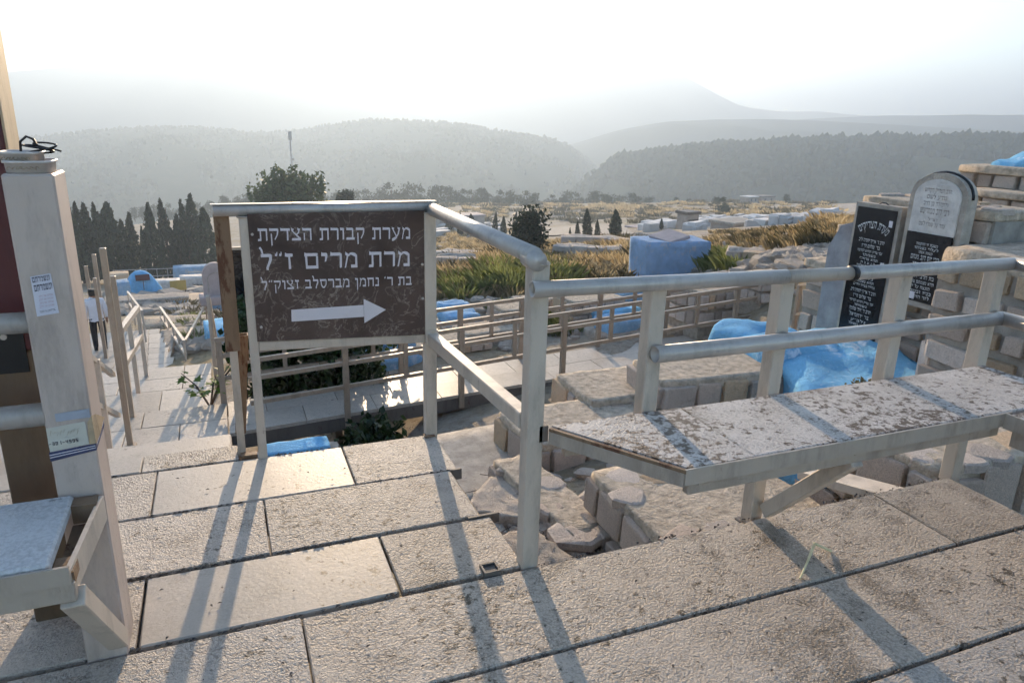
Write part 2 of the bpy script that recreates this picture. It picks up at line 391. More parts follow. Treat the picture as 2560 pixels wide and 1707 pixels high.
def thing(name, label, cat, loc=(0, 0, 0), rz=0., group=None): return tag(empty(name, loc, rz), label, cat, group)
def link_mesh(name, me, parent=None, loc=(0, 0, 0), rot=(0, 0, 0), sc=(1, 1, 1)):
    o = bpy.data.objects.new(name, me); C.objects.link(o); o.parent = parent; o.location = loc; o.rotation_euler = rot; o.scale = sc; return o
def copy_tree(o, parent=None):
    c = o.copy(); C.objects.link(c); c.parent = parent
    for ch in list(o.children): copy_tree(ch, c)
    return c

mat_paint('post_sunlit_tan', (.50, .37, .23), .8, .0, .6)  # tall post's right face: the sunlight on it is put into the colour
# ---------------------------------------------------------------- terrain
_cp = []
def cpw(x, y, z): _cp.append((math.atan2(x, y), math.log(math.hypot(x, y)+1.5), z/ (math.hypot(x, y)+6.)))
def cpp(sx, sy, D): p = at(sx, sy, D); cpw(p.x, p.y, p.z)
for p in ((0, .6, -.95), (2.5, .8, -.85), (-2, .8, -1.1), (-3, 3, -1.3), (1.5, 3.1, -.9), (1.6, 4, -.93), (2.6, 4.6, -1.0), (4, 3.2, -.75),
          (4.2, 5, -1.0), (5.2, 4.2, -.72), (6.5, 4, -.3), (5.5, 1, -.4), (9, 2, .6), (9, 5, .2), (2.2, 5.9, -1.55), (.3, 6.1, -1.62), (1.2, 6.6, -2.1), (3.4, 6.9, -1.75), (5.2, 6.6, -1.55),
          (1, 8.4, -2.6), (-2.2, 6, -2.1), (-3, 10, -3.0), (-3.4, 15, -4.2), (-3.4, 21.6, -5.3), (-1, 14, -3.8), (6.2, 8.4, -2.15), (8.5, 7, -1.3), (11, 8, -.6),
          (-12, 6, -2.5), (-14, 18, -5.5), (-25, 40, -10), (-60, 70, -16), (30, 8, 2), (30, 20, .5), (60, 30, -2), (130, 60, -8), (200, 120, -18),
          (-40, 10, -4), (-150, 150, -45), (-200, 350, -80), (0, 420, -80), (150, 420, -78), (350, 330, -70), (420, 180, -60), (-300, 60, -60)): cpw(*p)
for p in ((1000, 872, 11.5), (1300, 856, 11.5), (1600, 838, 11.3), (1900, 775, 11.3), (1100, 722, 18), (1300, 702, 19), (1550, 695, 20), (1800, 680, 18), (1950, 640, 16), (2090, 610, 15),
          (1100, 655, 30), (1350, 646, 29), (1600, 612, 34), (1900, 590, 30), (2080, 560, 34), (1100, 592, 75), (1350, 588, 88), (1550, 560, 95), (1850, 568, 80), (2080, 545, 100),
          (1150, 552, 140), (1500, 548, 150), (1700, 532, 165), (2000, 520, 180), (1120, 516, 235), (1500, 508, 240), (1850, 506, 235), (2080, 508, 215), (2350, 500, 200),
          (250, 706, 75), (500, 704, 75), (740, 640, 88), (940, 610, 92), (160, 735, 60), (355, 738, 44), (480, 765, 36), (600, 770, 34), (300, 815, 28), (450, 845, 24),
          (800, 880, 13), (700, 815, 20), (900, 800, 17), (760, 705, 48), (950, 690, 40), (400, 560, 250), (700, 545, 250)): cpp(*p)
_A = np.array(_cp); _S = np.array([2.4, 1.0])
def _phi(d2): return .5*d2*np.log(np.maximum(d2, 1e-12))
_Q = _A[:, :2]*_S; _n = len(_Q)
_K = _phi(((_Q[:, None]-_Q[None])**2).sum(-1))+np.eye(_n)*2e-3
_P = np.c_[np.ones(_n), _Q]
_W = np.linalg.solve(np.block([[_K, _P], [_P.T, np.zeros((3, 3))]]), np.r_[_A[:, 2], np.zeros(3)])
def terr(x, y):
    x = np.asarray(x, float); y = np.asarray(y, float); r = np.hypot(x, y)
    q = np.stack([np.arctan2(x, y), np.log(r+1.5)], -1)*_S; sh = q.shape[:-1]; q = q.reshape(-1, 2)
    out = np.empty(len(q))
    for i in range(0, len(q), 4000):
        k = q[i:i+4000]; out[i:i+4000] = _phi(((k[:, None]-_Q[None])**2).sum(-1)) @ _W[:_n]+_W[_n]+k @ _W[_n+1:]
    return out.reshape(sh)*(r+6.)
_ph = np.random.RandomState(3).rand(4, 6)*9
def tn(x, y):
    # ground with its small swells
    x = np.asarray(x, float); y = np.asarray(y, float); R = np.hypot(x, y); z = terr(x, y)
    for k, (w, amp) in enumerate(((1.1, .10), (.37, .05), (6., .35), (17, .7))):
        ph = _ph[k]; zn = sum(np.sin(x/w*(.6+.3*j)+ph[j]+1.7*np.sin(y/w*.5+ph[5-j]))*np.sin(y/w*(.7+.21*j)+ph[j]*2) for j in range(3))/3
        z = z+zn*amp*np.clip((R-3)/(8*w**.5+4), 0, 1)*np.clip(R/(w*14), 0, 1)*np.clip((260-R)/100, 0, 1)
    return z
def tz(x, y): return float(tn(x, y))
def ground_at(sx, sy, d0=8., d1=330.):
    # first point of the ground seen along a line of sight
    D = np.geomspace(d0, d1, 260); d = ray(sx, sy); t = D/math.hypot(d[0], d[1])
    h = EYE+d[2]*t-tn(d[0]*t, d[1]*t); k = np.where(h < 0)[0]
    i = int(k[0]) if len(k) else int(np.argmin(np.abs(h)))
    return Vector((d[0]*t[i], d[1]*t[i], tz(d[0]*t[i], d[1]*t[i])))

def make_ground():
    az = np.radians(np.r_[np.linspace(-180, -40, 16)[:-1], np.linspace(-40, -20, 12)[:-1], np.linspace(-20, 66, 260), np.linspace(66, 90, 14)[1:], np.linspace(90, 180, 12)[1:]])
    rr = np.r_[0.3, np.geomspace(.9, 420, 230)]
    A, R = np.meshgrid(az, rr); X, Y = R*np.sin(A), R*np.cos(A)
    Ac = np.clip(A, RAD(-75), RAD(95)); Z = tn(R*np.sin(Ac), R*np.cos(Ac))
    far = 1-np.clip((420-R)/60, 0, 1); Z = Z*(1-far)+(-85)*far
    # the sheet runs on level to the horizon
    X = np.r_[X, X[-1:]*20]; Y = np.r_[Y, Y[-1:]*20]; Z = np.r_[Z, np.full((1, Z.shape[1]), -86.)]
    nr, na = X.shape; vs = np.stack([X, Y, Z], -1).reshape(-1, 3)
    fs = [(i*na+j, i*na+j+1, (i+1)*na+j+1, (i+1)*na+j) for i in range(nr-1) for j in range(na-1)]
    mb = MB(); mb.v = [tuple(v) for v in vs]; mb.f = fs; mb.m = [0]*len(fs)
    o = mb.build('ground', 'ground', None, True); tag(o, kind='structure'); return o
make_ground()

# ---------------------------------------------------------------- hills: each ridge is a body of its own, with a slope towards and away from us
def ridge(name, sky_pts, D, foot, back, base_z, lump, seed, ncol=150, material='hill'):
    rs = np.random.RandomState(seed); pts = np.array(sky_pts, float)
    sx = np.linspace(pts[0, 0], pts[-1, 0], ncol); sy = np.interp(sx, pts[:, 0], pts[:, 1])
    k = np.ones(5)/5; sy = np.convolve(np.pad(sy, 2, mode='edge'), k, 'valid')
    top = np.array([at(a, b, D) for a, b in zip(sx, sy)]); dirs = top[:, :2]/np.linalg.norm(top[:, :2], axis=1)[:, None]
    ts = np.r_[np.linspace(0, 1, 26), np.linspace(1.08, 1.9, 9)]
    rows = []; ph = rs.rand(8)*7
    for t in ts:
        if t <= 1: d = foot+(D-foot)*t; z = base_z+(top[:, 2]-base_z)*(1-(1-t)**1.55)
        else: d = D+(back-D)*(t-1)/.9; z = base_z+(top[:, 2]-base_z)*max(0, 1-((t-1)/.9)**1.4)
        x, y = dirs[:, 0]*d, dirs[:, 1]*d
        w = math.sin(math.pi*min(t, 1.)) if t < 1 else 0.
        u = x/D*14; v = y/D*14
        z = z+w*lump*(np.sin(u*1.3+ph[0]+np.sin(v*.9+ph[1]))+.6*np.sin(u*2.9+v*1.7+ph[2])+.35*np.sin(u*6.1-v*3.1+ph[3]))
        rows.append(np.c_[x, y, z])
    V = np.array(rows); nr, nc = V.shape[:2]
    mb = MB(); mb.v = [tuple(v) for v in V.reshape(-1, 3)]; mb.f = [(i*nc+j, i*nc+j+1, (i+1)*nc+j+1, (i+1)*nc+j) for i in range(nr-1) for j in range(nc-1)]; mb.m = [0]*len(mb.f)
    o = mb.build(name, material, None, True); tag(o, kind='structure'); return o, V
SK_FOREST = [(1330, 560), (1443, 478), (1498, 426), (1552, 404), (1661, 385), (1770, 374), (1879, 369), (1987, 363), (2151, 361), (2368, 355), (2560, 353), (2900, 350)]
SK_LEFT = [(-500, 420), (-150, 370), (38, 349), (163, 335), (327, 321), (463, 319), (544, 323), (626, 332), (707, 329), (789, 319), (871, 305), (952, 300), (1034, 302), (1143, 311), (1280, 335), (1389, 347), (1443, 374), (1487, 412), (1540, 452), (1620, 500)]
SK_RIDGE_B = [(1150, 420), (1330, 385), (1443, 357), (1552, 324), (1661, 305), (1770, 300), (1906, 298), (2042, 302), (2200, 310), (2560, 330), (2900, 340)]
SK_RIDGE_C = [(1560, 330), (1770, 305), (1987, 300), (2178, 291), (2368, 289), (2560, 288), (2900, 285)]
SK_MERON = [(600, 300), (800, 262), (1000, 232), (1150, 216), (1280, 206), (1390, 190), (1450, 173), (1530, 184), (1580, 180), (1640, 172), (1690, 181), (1740, 206), (1800, 241), (1860, 270), (1950, 281), (2100, 286), (2300, 300)]
SK_FARLEFT = [(-500, 230), (-200, 205), (11, 181), (163, 169), (327, 155), (452, 146), (544, 144), (626, 153), (707, 183), (789, 221), (871, 250), (950, 270), (1100, 300)]
_, V_FOREST = ridge('forest_hill', SK_FOREST, 560, 300, 800, -84, 2.0, 1)
_, V_LEFT = ridge('valley_hill', SK_LEFT, 900, 420, 1250, -88, 6.0, 2)
ridge('ridge_hill', SK_RIDGE_B, 1150, 700, 1450, -88, 6, 3)
ridge('ridge_hill', SK_RIDGE_C, 1500, 1000, 1850, -88, 6, 4)
ridge('mountain', SK_MERON, 2200, 1500, 2700, -88, 12, 5)
ridge('mountain', SK_FARLEFT, 1750, 1150, 2200, -88, 10, 6)

# ---------------------------------------------------------------- the deck: stone slabs on a steel frame
rnd = random.Random(7)
deck = tag(empty('deck'), kind='structure')
def slab(parent, x0, x1, y0, y1, z, mat, t=.03, name='slab', b=.004):
    dz = rnd.uniform(-.0016, .0016)
    o = MB().cbox(x0, x1, y0, y1, z-t+dz, z+dz, b, rnd, .0012).build(name, mat, parent)
    o.rotation_euler = (rnd.uniform(-.002, .002), rnd.uniform(-.0012, .0012), rnd.uniform(-.0015, .0015)); return o
def row(parent, ys, xs, mats, z=0., g=.0025, **kw):
    for (a, b_), m in zip(zip(xs, xs[1:]), mats): slab(parent, a+g, b_-g, ys[0], ys[1], z, m, **kw)
R_, D_, S_ = 'slab_rough', 'slab_dark', 'slab_smooth'
row(deck, (3.20, 3.36), [-2.2, -1.15, -.42, -.02], [R_, S_, R_])
row(deck, (2.797, 3.185), [-2.6, -1.2, -.355, .436, .89], [R_, R_, S_, R_])
row(deck, (2.388, 2.787), [-2.8, -1.0, .06, .852], [R_, R_, R_])
row(deck, (2.018, 2.368), [-2.8, -1.2, -.338, .446, .893], [R_, R_, S_, D_], g=.005)
row(deck, (1.592, 1.993), [-2.8, -1.6, -.75, .125, 2.51, 2.97], [R_, D_, R_, D_, D_])
row(deck, (1.182, 1.577), [-2.8, -1.5, -.3, .45, 2.97], [R_, D_, R_, D_])
row(deck, (.770, 1.167), [-2.8, -1.7, -.8, .2, 1.2, 2.97], [R_, R_, D_, R_, R_])
row(deck, (.358, .758), [-2.8, -1.2, -.2, .8, 1.75, 2.97], [R_, R_, R_, D_, R_])
row(deck, (-.055, .348), [-2.8, -1.6, -.5, .5, 1.6, 2.97], [R_, R_, R_, R_, R_])
row(deck, (-.47, -.065), [-2.8, -1.2, 0, 1.2, 2.97], [R_, R_, R_, R_])
fr = MB()
for y in (3.19, 2.79, 2.378, 2.0, 1.583, 1.174, .763, .353, -.06):
    fr.box(-2.8, .84 if y > 2.1 else 2.95, y-.03, y+.03, -.155, -.06)
for x in (-2.6, -1.3, -.35, .42, .80): fr.box(x-.025, x+.025, -.4, 3.15, -.155, -.037)
for x in (1.4, 2.2, 2.9): fr.box(x-.025, x+.025, -.4, 1.99, -.155, -.037)
fr.build('frame', 'steel_dark', deck)
e = MB().bar((.9, 2.0, -.075), (2.96, 2.0, -.075), .035, .07, b=.003); e.build('edge_beam', 'steel', deck)
MB().bar((2.945, 1.97, -.07), (2.945, -.4, -.07), .035, .07, b=.003).build('edge_beam', 'steel', deck)
MB().box(.80, .93, 2.374, 2.386, -.04, .002).build('edge_strip', 'steel_dark', deck)
MB().box(.86, .905, 2.786, 2.795, -.05, .001).build('edge_strip', 'steel_dark', deck)
MB().bar((.855, 2.40, -.05), (.855, 2.78, -.05), .02, .05).build('edge_beam', 'brown_paper', deck)
# open square socket sunk in the boards
sk = MB()
for a in ((.735, .742, 2.0, 2.058), (.788, .795, 2.0, 2.058), (.742, .788, 2.0, 2.007), (.742, .788, 2.051, 2.058)): sk.box(*a, -.03, .012)
sk.build('post_socket', 'steel_dark', deck)
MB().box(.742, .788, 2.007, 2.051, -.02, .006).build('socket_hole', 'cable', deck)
for x in (-2.2, -.9, .4, .82):
    for y in (.9, 2.9): MB().bar((x, y, -.13), (x, y, -1.5), .08, .08, (0, 1, 0)).build('support_post', 'steel_dark', deck)
MB().bar((2.93, 2.05, -.16), (2.93, 2.75, -.34), .17, .05, b=.004).build('support_arm', 'steel', deck)
for x, y in ((2.8, .5), (2.0, 1.9)): MB().bar((x, y, -.13), (x, y, -1.3), .08, .08, (0, 1, 0)).build('support_post', 'steel_dark', deck)

# ---------------------------------------------------------------- steps, landings and walkway
steps = tag(empty('stairs'), kind='structure')
F_ = 'slab_far'
def tread(y0, y1, z, x0, x1, n=3, mat=F_, nose=True):
    xs = [x0]+sorted(x0+(x1-x0)*(k+rnd.uniform(-.2, .2))/n for k in range(1, n))+[x1]
    row(steps, (y0, y1), xs, [mat]*n, z, .004, t=.04)
    MB().box(x0+.01, x1-.01, y1-.035, y1-.01, z-.20, z-.045).build('riser', 'steel_far', steps)
tread(3.375, 3.88, -.16, -2.2, -.05, 2, 'slab_smooth')
ny = 9; y0 = 3.88; z0 = -.16
for k in range(1, ny): tread(y0+(k-1)*.345, y0+k*.345, z0-k*.182, -2.2, -.12, 2)
WZ = -1.8
for a, b_ in ((6.64, 7.1), (7.11, 7.66), (7.67, 8.14), (8.15, 8.63)): tread(a, b_, WZ, -3.2, -.13, 4) if b_ > 8.5 else row(steps, (a, b_), [-3.2, -2.1, -1.15, -.62 if a > 7.6 else -.8, -.13], [F_]*4, WZ, .004, t=.04)
tread(8.635, 9.73, -1.96, -3.2, -.3, 4)
for a, b_ in ((9.735, 10.2), (10.21, 10.7), (10.71, 11.22)): row(steps, (a, b_), [-3.3, -2.3, -1.5, -.9+.2*(b_ > 10.5), -.33], [F_]*4, -2.12, .004, t=.04)
y = 11.22; z = -2.12
while z > -4.65:
    z -= .168; tread(y, y+.5, z, -4.3, -1.25, 2); y += .5
for k in range(8):
    a = 19.35+k*.5; row(steps, (a, a+.49), [-6.5, -5, -3.9, -2.9, -2.1-.03*k, -1.42-.085*k], [F_]*5, -4.8, .006, t=.05)
# retaining mass under the flights
for (xa, xb, ya, yb, zt, h) in ((-2.15, -.17, 4.0, 6.6, -1.95, 1.2), (-3.15, -.18, 6.65, 8.6, -1.86, .9), (-3.2, -.35, 8.65, 11.2, -2.2, 1.2), (-6.4, -1.6, 19.3, 23.3, -4.86, 1.2)):
    MB().box(xa, xb, ya, yb, zt-h, zt).build('base_block', 'concrete', steps)
# walkway that leaves the landing to the right
walk = tag(empty('walkway'), kind='structure')
WS = .12
def wl(x, off): return 7.73+WS*x+off
def wslab(x0, x1, o0, o1, mat=F_):
    mb = MB(); g = .004; t = .04; z = WZ+rnd.uniform(-.002, .002)
    P = [(x0+g, wl(x0, o0)), (x1-g, wl(x1, o0)), (x1-g, wl(x1, o1-.006)), (x0+g, wl(x0, o1-.006))]
    mb.add([(a, b_, z-t) for a, b_ in P]+[(a, b_, z) for a, b_ in P], [(3, 2, 1, 0), (4, 5, 6, 7), (0, 1, 5, 4), (1, 2, 6, 5), (2, 3, 7, 6), (3, 0, 4, 7)]); mb.build('slab', mat, walk)
for o0, o1, sh in ((0, .47, 0), (.47, .95, .4)):
    x = -.12
    while x < 7.6:
        w = .82 if x > .2 else .82-sh; wslab(x, min(x+w, 7.75), o0, o1); x += w
for off in (.03, .9):
    MB().bar((-.1, wl(-.1, off), WZ-.125), (7.7, wl(7.7, off), WZ-.125), .05, .16).build('beam', 'steel_dark', walk)
for x in (1.17, 4.05, 7.0):
    for off in (.06, .88): MB().bar((x, wl(x, off), WZ-.2), (x, wl(x, off), WZ-1.4), .09, .09, (0, 1, 0)).build('support_post', 'steel_dark', walk)
# ---------------------------------------------------------------- railings
def vpost(parent, x, y, z0, z1, w=.06, mat='steel', name='post', b=.004):
    return MB().bar((x, y, z0), (x, y, z1), w, w, (0, 1, 0), b).build(name, mat, parent)
def hollow_post(parent, x, y, z0, z1, w, mat, name='post', t=.004, lean=(0, 0)):
    mb = MB(); h = w/2
    def ring(z, r, k): return [(x+lean[0]*k+a*r, y+lean[1]*k+b*r, z) for a, b in ((-1, -1), (1, -1), (1, 1), (-1, 1))]
    vs = ring(z0, h, 0)+ring(z1, h, 1)+ring(z1, h-t, 1)+ring(z1-.12, h-t, 1)
    fs = [(i, (i+1) % 4, 4+(i+1) % 4, 4+i) for i in range(4)]+[(4+i, 4+(i+1) % 4, 8+(i+1) % 4, 8+i) for i in range(4)]+[(8+i, 8+(i+1) % 4, 12+(i+1) % 4, 12+i) for i in range(4)]+[(12, 13, 14, 15), (3, 2, 1, 0)]
    mb.add(vs, fs); return mb.build(name, mat, parent)

sf = thing('sign_railing', 'pale steel railing frame holding the brown marble sign at the deck end', 'railing', (.45, 3.19, 0))
SP_ = vpost(sf, .872, 3.19, -.02, 1.095, .056)
MB().bar((.083, 3.19, -.005), (.083, 3.19, 1.09), .038, .04, (0, 1, 0), .003).build('post', 'steel', sf)
tr = MB().tube((-.03, 3.205, 1.115), (.885, 3.195, 1.113), .024, 16, .004); tr.build('top_rail', 'steel_pipe', sf, True)
MB().box(-.04, .91, 3.19, 3.222, 1.139, 1.1425).build('cover_strip', 'steel_pipe', sf)
MB().bar((.103, 3.19, .532), (.845, 3.19, .503), .034, .042, b=.003).build('bottom_bar', 'steel', sf)
MB().tube((.886, 3.20, 1.106), (.889, 2.02, 1.10), .029, 18).build('side_rail', 'steel_pipe', sf, True)
MB().bar((.88, 3.165, .50), (.895, 2.06, .535), .052, .058, b=.004).build('side_bar', 'steel', sf)
MB().box(.845, .905, 3.155, 3.225, .475, .545).build('joint_bracket', 'steel', sf)
# rusty end post with its paler foot, and the cut-off tube beside it
MB().bar((-.002, 3.26, .50), (-.002, 3.25, 1.10), .062, .05, (0, 1, 0), .003).build('end_post', 'steel_rusty', sf)
MB().bar((-.005, 3.27, -.02), (-.002, 3.265, .50), .034, .034, (0, 1, 0), .002).build('end_post_foot', 'steel', sf)
hollow_post(sf, -.003, 3.32, .08, .55, .046, 'steel_rusty', 'cut_tube', lean=(.045, .0))
MB().bar((-.003, 3.31, -.1), (-.003, 3.32, .08), .03, .03, (0, 1, 0)).build('cut_tube_foot', 'steel', sf)
MB().box(-.01, .06, 3.21, 3.25, -.02, .008).build('foot_plate', 'steel_rusty', sf)

# ---- Hebrew lettering drawn as strokes (x to the right, height 1)
def q4(x0, y0, x1, y1): return [(x0, y0), (x1, y0), (x1, y1), (x0, y1)]
GL = {
 'ר': (.66, [[(0, .80), (.06, .80), (.52, .80), (.64, .72), (.64, .92), (.54, 1.0), (.10, 1.0), (.03, 1.06)], [(.50, .0), (.62, .04), (.64, .75), (.52, .80)]]),
 'ד': (.72, [[(0, .80), (.72, .80), (.72, 1.0), (.09, 1.0), (.02, 1.06)], [(.46, 0), (.58, .04), (.60, .80), (.48, .80)]]),
 'ה': (.74, [[(0, .80), (.70, .80), (.71, .97), (.66, 1.0), (.08, 1.0), (.02, 1.06)], [(.58, 0), (.69, .03), (.70, .80), (.59, .80)], [(.08, 0), (.18, .04), (.18, .62), (.10, .62)]]),
 'ח': (.74, [[(0, .80), (.70, .80), (.71, .97), (.66, 1.0), (.08, 1.0), (.02, 1.06)], [(.58, 0), (.69, .03), (.70, .80), (.59, .80)], [(.08, 0), (.18, .03), (.19, .80), (.09, .80)]]),
 'ת': (.78, [[(.04, .80), (.74, .80), (.75, .97), (.70, 1.0), (.14, 1.0), (.06, 1.06)], [(.62, 0), (.73, .03), (.74, .80), (.63, .80)], [(.17, .16), (.28, .2), (.28, .80), (.18, .80)], [(0, 0), (.26, 0), (.28, .2), (.03, .16)]]),
 'ב': (.70, [[(.04, .80), (.50, .80), (.60, .72), (.60, .93), (.52, 1.0), (.12, 1.0), (.05, 1.06)], [(.47, .20), (.59, .20), (.60, .75), (.49, .80)], [(0, 0), (.68, 0), (.70, .2), (.04, .2)]]),
 'נ': (.46, [[(.08, .82), (.30, .80), (.42, .74), (.42, .95), (.36, 1.0), (.16, 1.0), (.10, 1.06)], [(.31, .2), (.42, .2), (.42, .78), (.31, .8)], [(0, 0), (.42, 0), (.42, .2), (.03, .2)]]),
 'ו': (.36, [[(0, .80), (.20, .80), (.32, .76), (.32, .94), (.26, 1.0), (.08, 1.0), (.02, 1.06)], [(.18, 0), (.30, .05), (.32, .78), (.20, .8)]]),
 'ז': (.44, [[(0, .82), (.16, .78), (.40, .80), (.42, .96), (.36, 1.0), (.10, 1.0), (.02, 1.07)], [(.17, 0), (.30, .03), (.27, .80), (.18, .80)]]),
 'י': (.38, [[(0, .80), (.18, .78), (.34, .72), (.34, .94), (.28, 1.0), (.08, 1.0), (.02, 1.06)], [(.18, .42), (.26, .45), (.34, .76), (.22, .78)]]),
 'ן': (.36, [[(0, .80), (.20, .80), (.32, .76), (.32, .94), (.26, 1.0), (.08, 1.0), (.02, 1.06)], [(.19, -.38), (.30, -.34), (.32, .78), (.20, .8)]]),
 'ל': (.66, [[(0, 1.30), (.05, 1.28), (.12, 1.0), (.20, 1.0), (.17, 1.25), (.08, 1.45), (.0, 1.42)], [(.06, .80), (.50, .80), (.62, .74), (.62, .95), (.56, 1.0), (.06, 1.0)], [(.30, 0), (.42, -.02), (.42, .12), (.62, .62), (.62, .80), (.48, .80), (.48, .66), (.30, .14)]]),
 'מ': (.78, [[(.0, 0), (.08, 0), (.22, .72), (.14, .76)], [(.06, .84), (.20, .72), (.34, .80), (.24, .90), (.12, 1.0), (.08, 1.06)], [(.24, .84), (.40, .84), (.56, .74), (.72, .6), (.72, .82), (.60, .96), (.44, 1.0), (.32, .98)], [(.60, .2), (.72, .2), (.72, .66), (.61, .7)], [(.36, 0), (.72, 0), (.72, .2), (.36, .2)]]),
 'ם': (.80, [[(0, .80), (.68, .80), (.74, .94), (.68, 1.0), (.10, 1.0), (.03, 1.06)], [(.06, .2), (.16, .2), (.16, .80), (.04, .80)], [(.62, .2), (.73, .2), (.74, .82), (.63, .80)], [(.06, 0), (.73, 0), (.73, .2), (.06, .2)]]),
 'ס': (.76, [[(0, .80), (.66, .80), (.72, .90), (.66, 1.0), (.10, 1.0), (.03, 1.06)], [(.12, .28), (.22, .34), (.17, .80), (.07, .80)], [(.60, .30), (.70, .36), (.72, .84), (.62, .80)], [(.12, .28), (.28, .0), (.48, .0), (.70, .36), (.58, .38), (.44, .17), (.34, .17), (.22, .36)]]),
 'ע': (.74, [[(.52, .84), (.70, .84), (.72, .97), (.56, 1.0), (.50, 1.06)], [(.58, .84), (.70, .84), (.60, .40), (.34, .04), (.26, .12), (.48, .42)], [(.02, .84), (.16, .80), (.22, .95), (.08, 1.0), (.02, 1.06)], [(.06, .84), (.17, .80), (.42, .30), (.34, .22)], [(0, -.16), (.16, -.14), (.46, .10), (.40, .26), (.02, .06)]]),
 'צ': (.74, [[(0, 0), (.70, 0), (.72, .2), (.04, .2)], [(.0, .86), (.14, .78), (.70, .2), (.52, .2), (.06, .74)], [(.0, .82), (.14, .78), (.20, .95), (.08, 1.0), (.02, 1.06)], [(.48, .84), (.64, .82), (.68, .96), (.54, 1.0), (.48, 1.06)], [(.54, .84), (.64, .84), (.60, .62), (.42, .46), (.36, .54), (.50, .66)]]),
 'ק': (.74, [[(0, .80), (.60, .80), (.70, .74), (.70, .94), (.62, 1.0), (.08, 1.0), (.02, 1.06)], [(.58, .78), (.70, .78), (.66, .52), (.44, .08), (.36, .12), (.55, .50)], [(.10, -.40), (.20, -.36), (.20, .58), (.10, .58)]]),
 'ש': (.86, [[(.06, .84), (.18, .84), (.26, .2), (.14, .2)], [(.0, .84), (.2, .84), (.2, 1.0), (.06, 1.0), (.0, 1.06)], [(.36, .84), (.54, .84), (.54, 1.0), (.4, 1.0), (.36, 1.06)], [(.44, .84), (.53, .84), (.42, .40), (.26, .24), (.24, .34), (.36, .46)], [(.66, .84), (.84, .84), (.84, 1.0), (.70, 1.0), (.66, 1.06)], [(.74, .84), (.84, .84), (.74, .2), (.62, .2)], [(.10, 0), (.62, 0), (.76, .22), (.12, .22)]]),
 'א': (.76, [[(.04, .86), (.16, 1.0), (.70, .2), (.72, .0), (.60, .06), (.06, .78)], [(.46, .80), (.64, .84), (.66, 1.0), (.52, 1.0)], [(.54, .84), (.64, .84), (.58, .58), (.48, .44), (.42, .52), (.50, .62)], [(.04, 0), (.20, 0), (.20, .36), (.34, .56), (.26, .64), (.10, .42)]]),
 'ט': (.76, [[(.04, .2), (.16, .2), (.16, .84), (.04, .84)], [(0, .84), (.18, .84), (.2, 1.0), (.0, 1.06)], [(.06, 0), (.66, 0), (.70, .2), (.06, .2)], [(.58, .2), (.70, .2), (.72, .84), (.60, .84)], [(.36, .84), (.66, .84), (.72, .95), (.44, 1.0), (.36, 1.04)]]),
 '״': (.42, [[(.02, .86), (.12, .84), (.15, .96), (.15, 1.12), (.10, 1.10), (.10, 1.0), (.03, 1.0)], [(.24, .86), (.34, .84), (.37, .96), (.37, 1.12), (.32, 1.10), (.32, 1.0), (.25, 1.0)]]),
 '׳': (.22, [[(.02, .86), (.12, .84), (.15, .96), (.15, 1.12), (.10, 1.10), (.10, 1.0), (.03, 1.0)]]),
 ' ': (.36, []),
}
def text_width(s, gap=.11): return sum(GL[c][0]+gap for c in s)-gap
def lay_text(mb, s, x_right, y0, h, put, width=None, gap=.11, slant=0.):
    # right-to-left line ending at x_right; put(x, y) maps to the surface
    k = h if width is None else width/text_width(s, gap); x = x_right
    for c in s:
        w, polys = GL[c]; x -= w*k
        for p in polys:
            mb.add([put(x+a*k, y0+b*h) for a, b in p], [tuple(range(len(p)))])
        x -= gap*k
    return mb
def lay_letters(s, x_right, y0, h, put, width, gap=.11):
    k = width/text_width(s, gap); x = x_right; out = []
    for c in s:
        w, polys = GL[c]; x -= w*k
        if polys:
            mb = MB()
            for p in polys: mb.add([put(x+a*k, y0+b*h) for a, b in p], [tuple(range(len(p)))])
            out.append(mb)
        x -= gap*k
    return out

ds = thing('direction_sign', 'dark brown veined marble sign with white Hebrew lettering and arrow pointing right', 'sign', (.46, 3.17, .53))
pp = MB(); P4 = [(.098, .556), (.846, .524), (.846, 1.103), (.098, 1.103)]
pp.prism(P4, lambda u, v: (u, 3.166, v), lambda u, v: (u, 3.178, v)); pn = pp.build('panel', 'sign_marble', ds)
YS = 3.1645
def sl(x): return -.0225*(x-.78)
def put(x, z): return (x, YS, z-.020*(x-.45)*(1.0+(1.0-z)*.6))
for s, xr, z0, h, w in (('מערת קבורת הצדקת', .782, .985, .052, .650), ('מרת מרים ז״ל', .779, .862, .068, .645), ('בת ר׳ נחמן מברסלב זצוק״ל', .783, .775, .0395, .652)):
    for mb in lay_letters(s, xr, z0, h, put, w): mb.build('letter', 'letter', pn)
ar = MB(); A = [(.247, .688), (.560, .688), (.561, .716), (.661, .659), (.561, .603), (.560, .633), (.245, .635)]
ar.add([(a, YS, b) for a, b in A[:1]+A[1:2]+A[5:6]+A[6:7]], [(0, 1, 2, 3)]); ar.add([(a, YS, b) for a, b in (A[2], A[3], A[4])], [(0, 1, 2)]); ar.build('arrow', 'letter', pn)
for x, z in ((.833, .86), (.834, .70), (.112, 1.02), (.118, .62)):
    MB().tube((x, 3.168, z), (x, 3.161, z), .006, 10).build('screw', 'steel_pipe', ds)

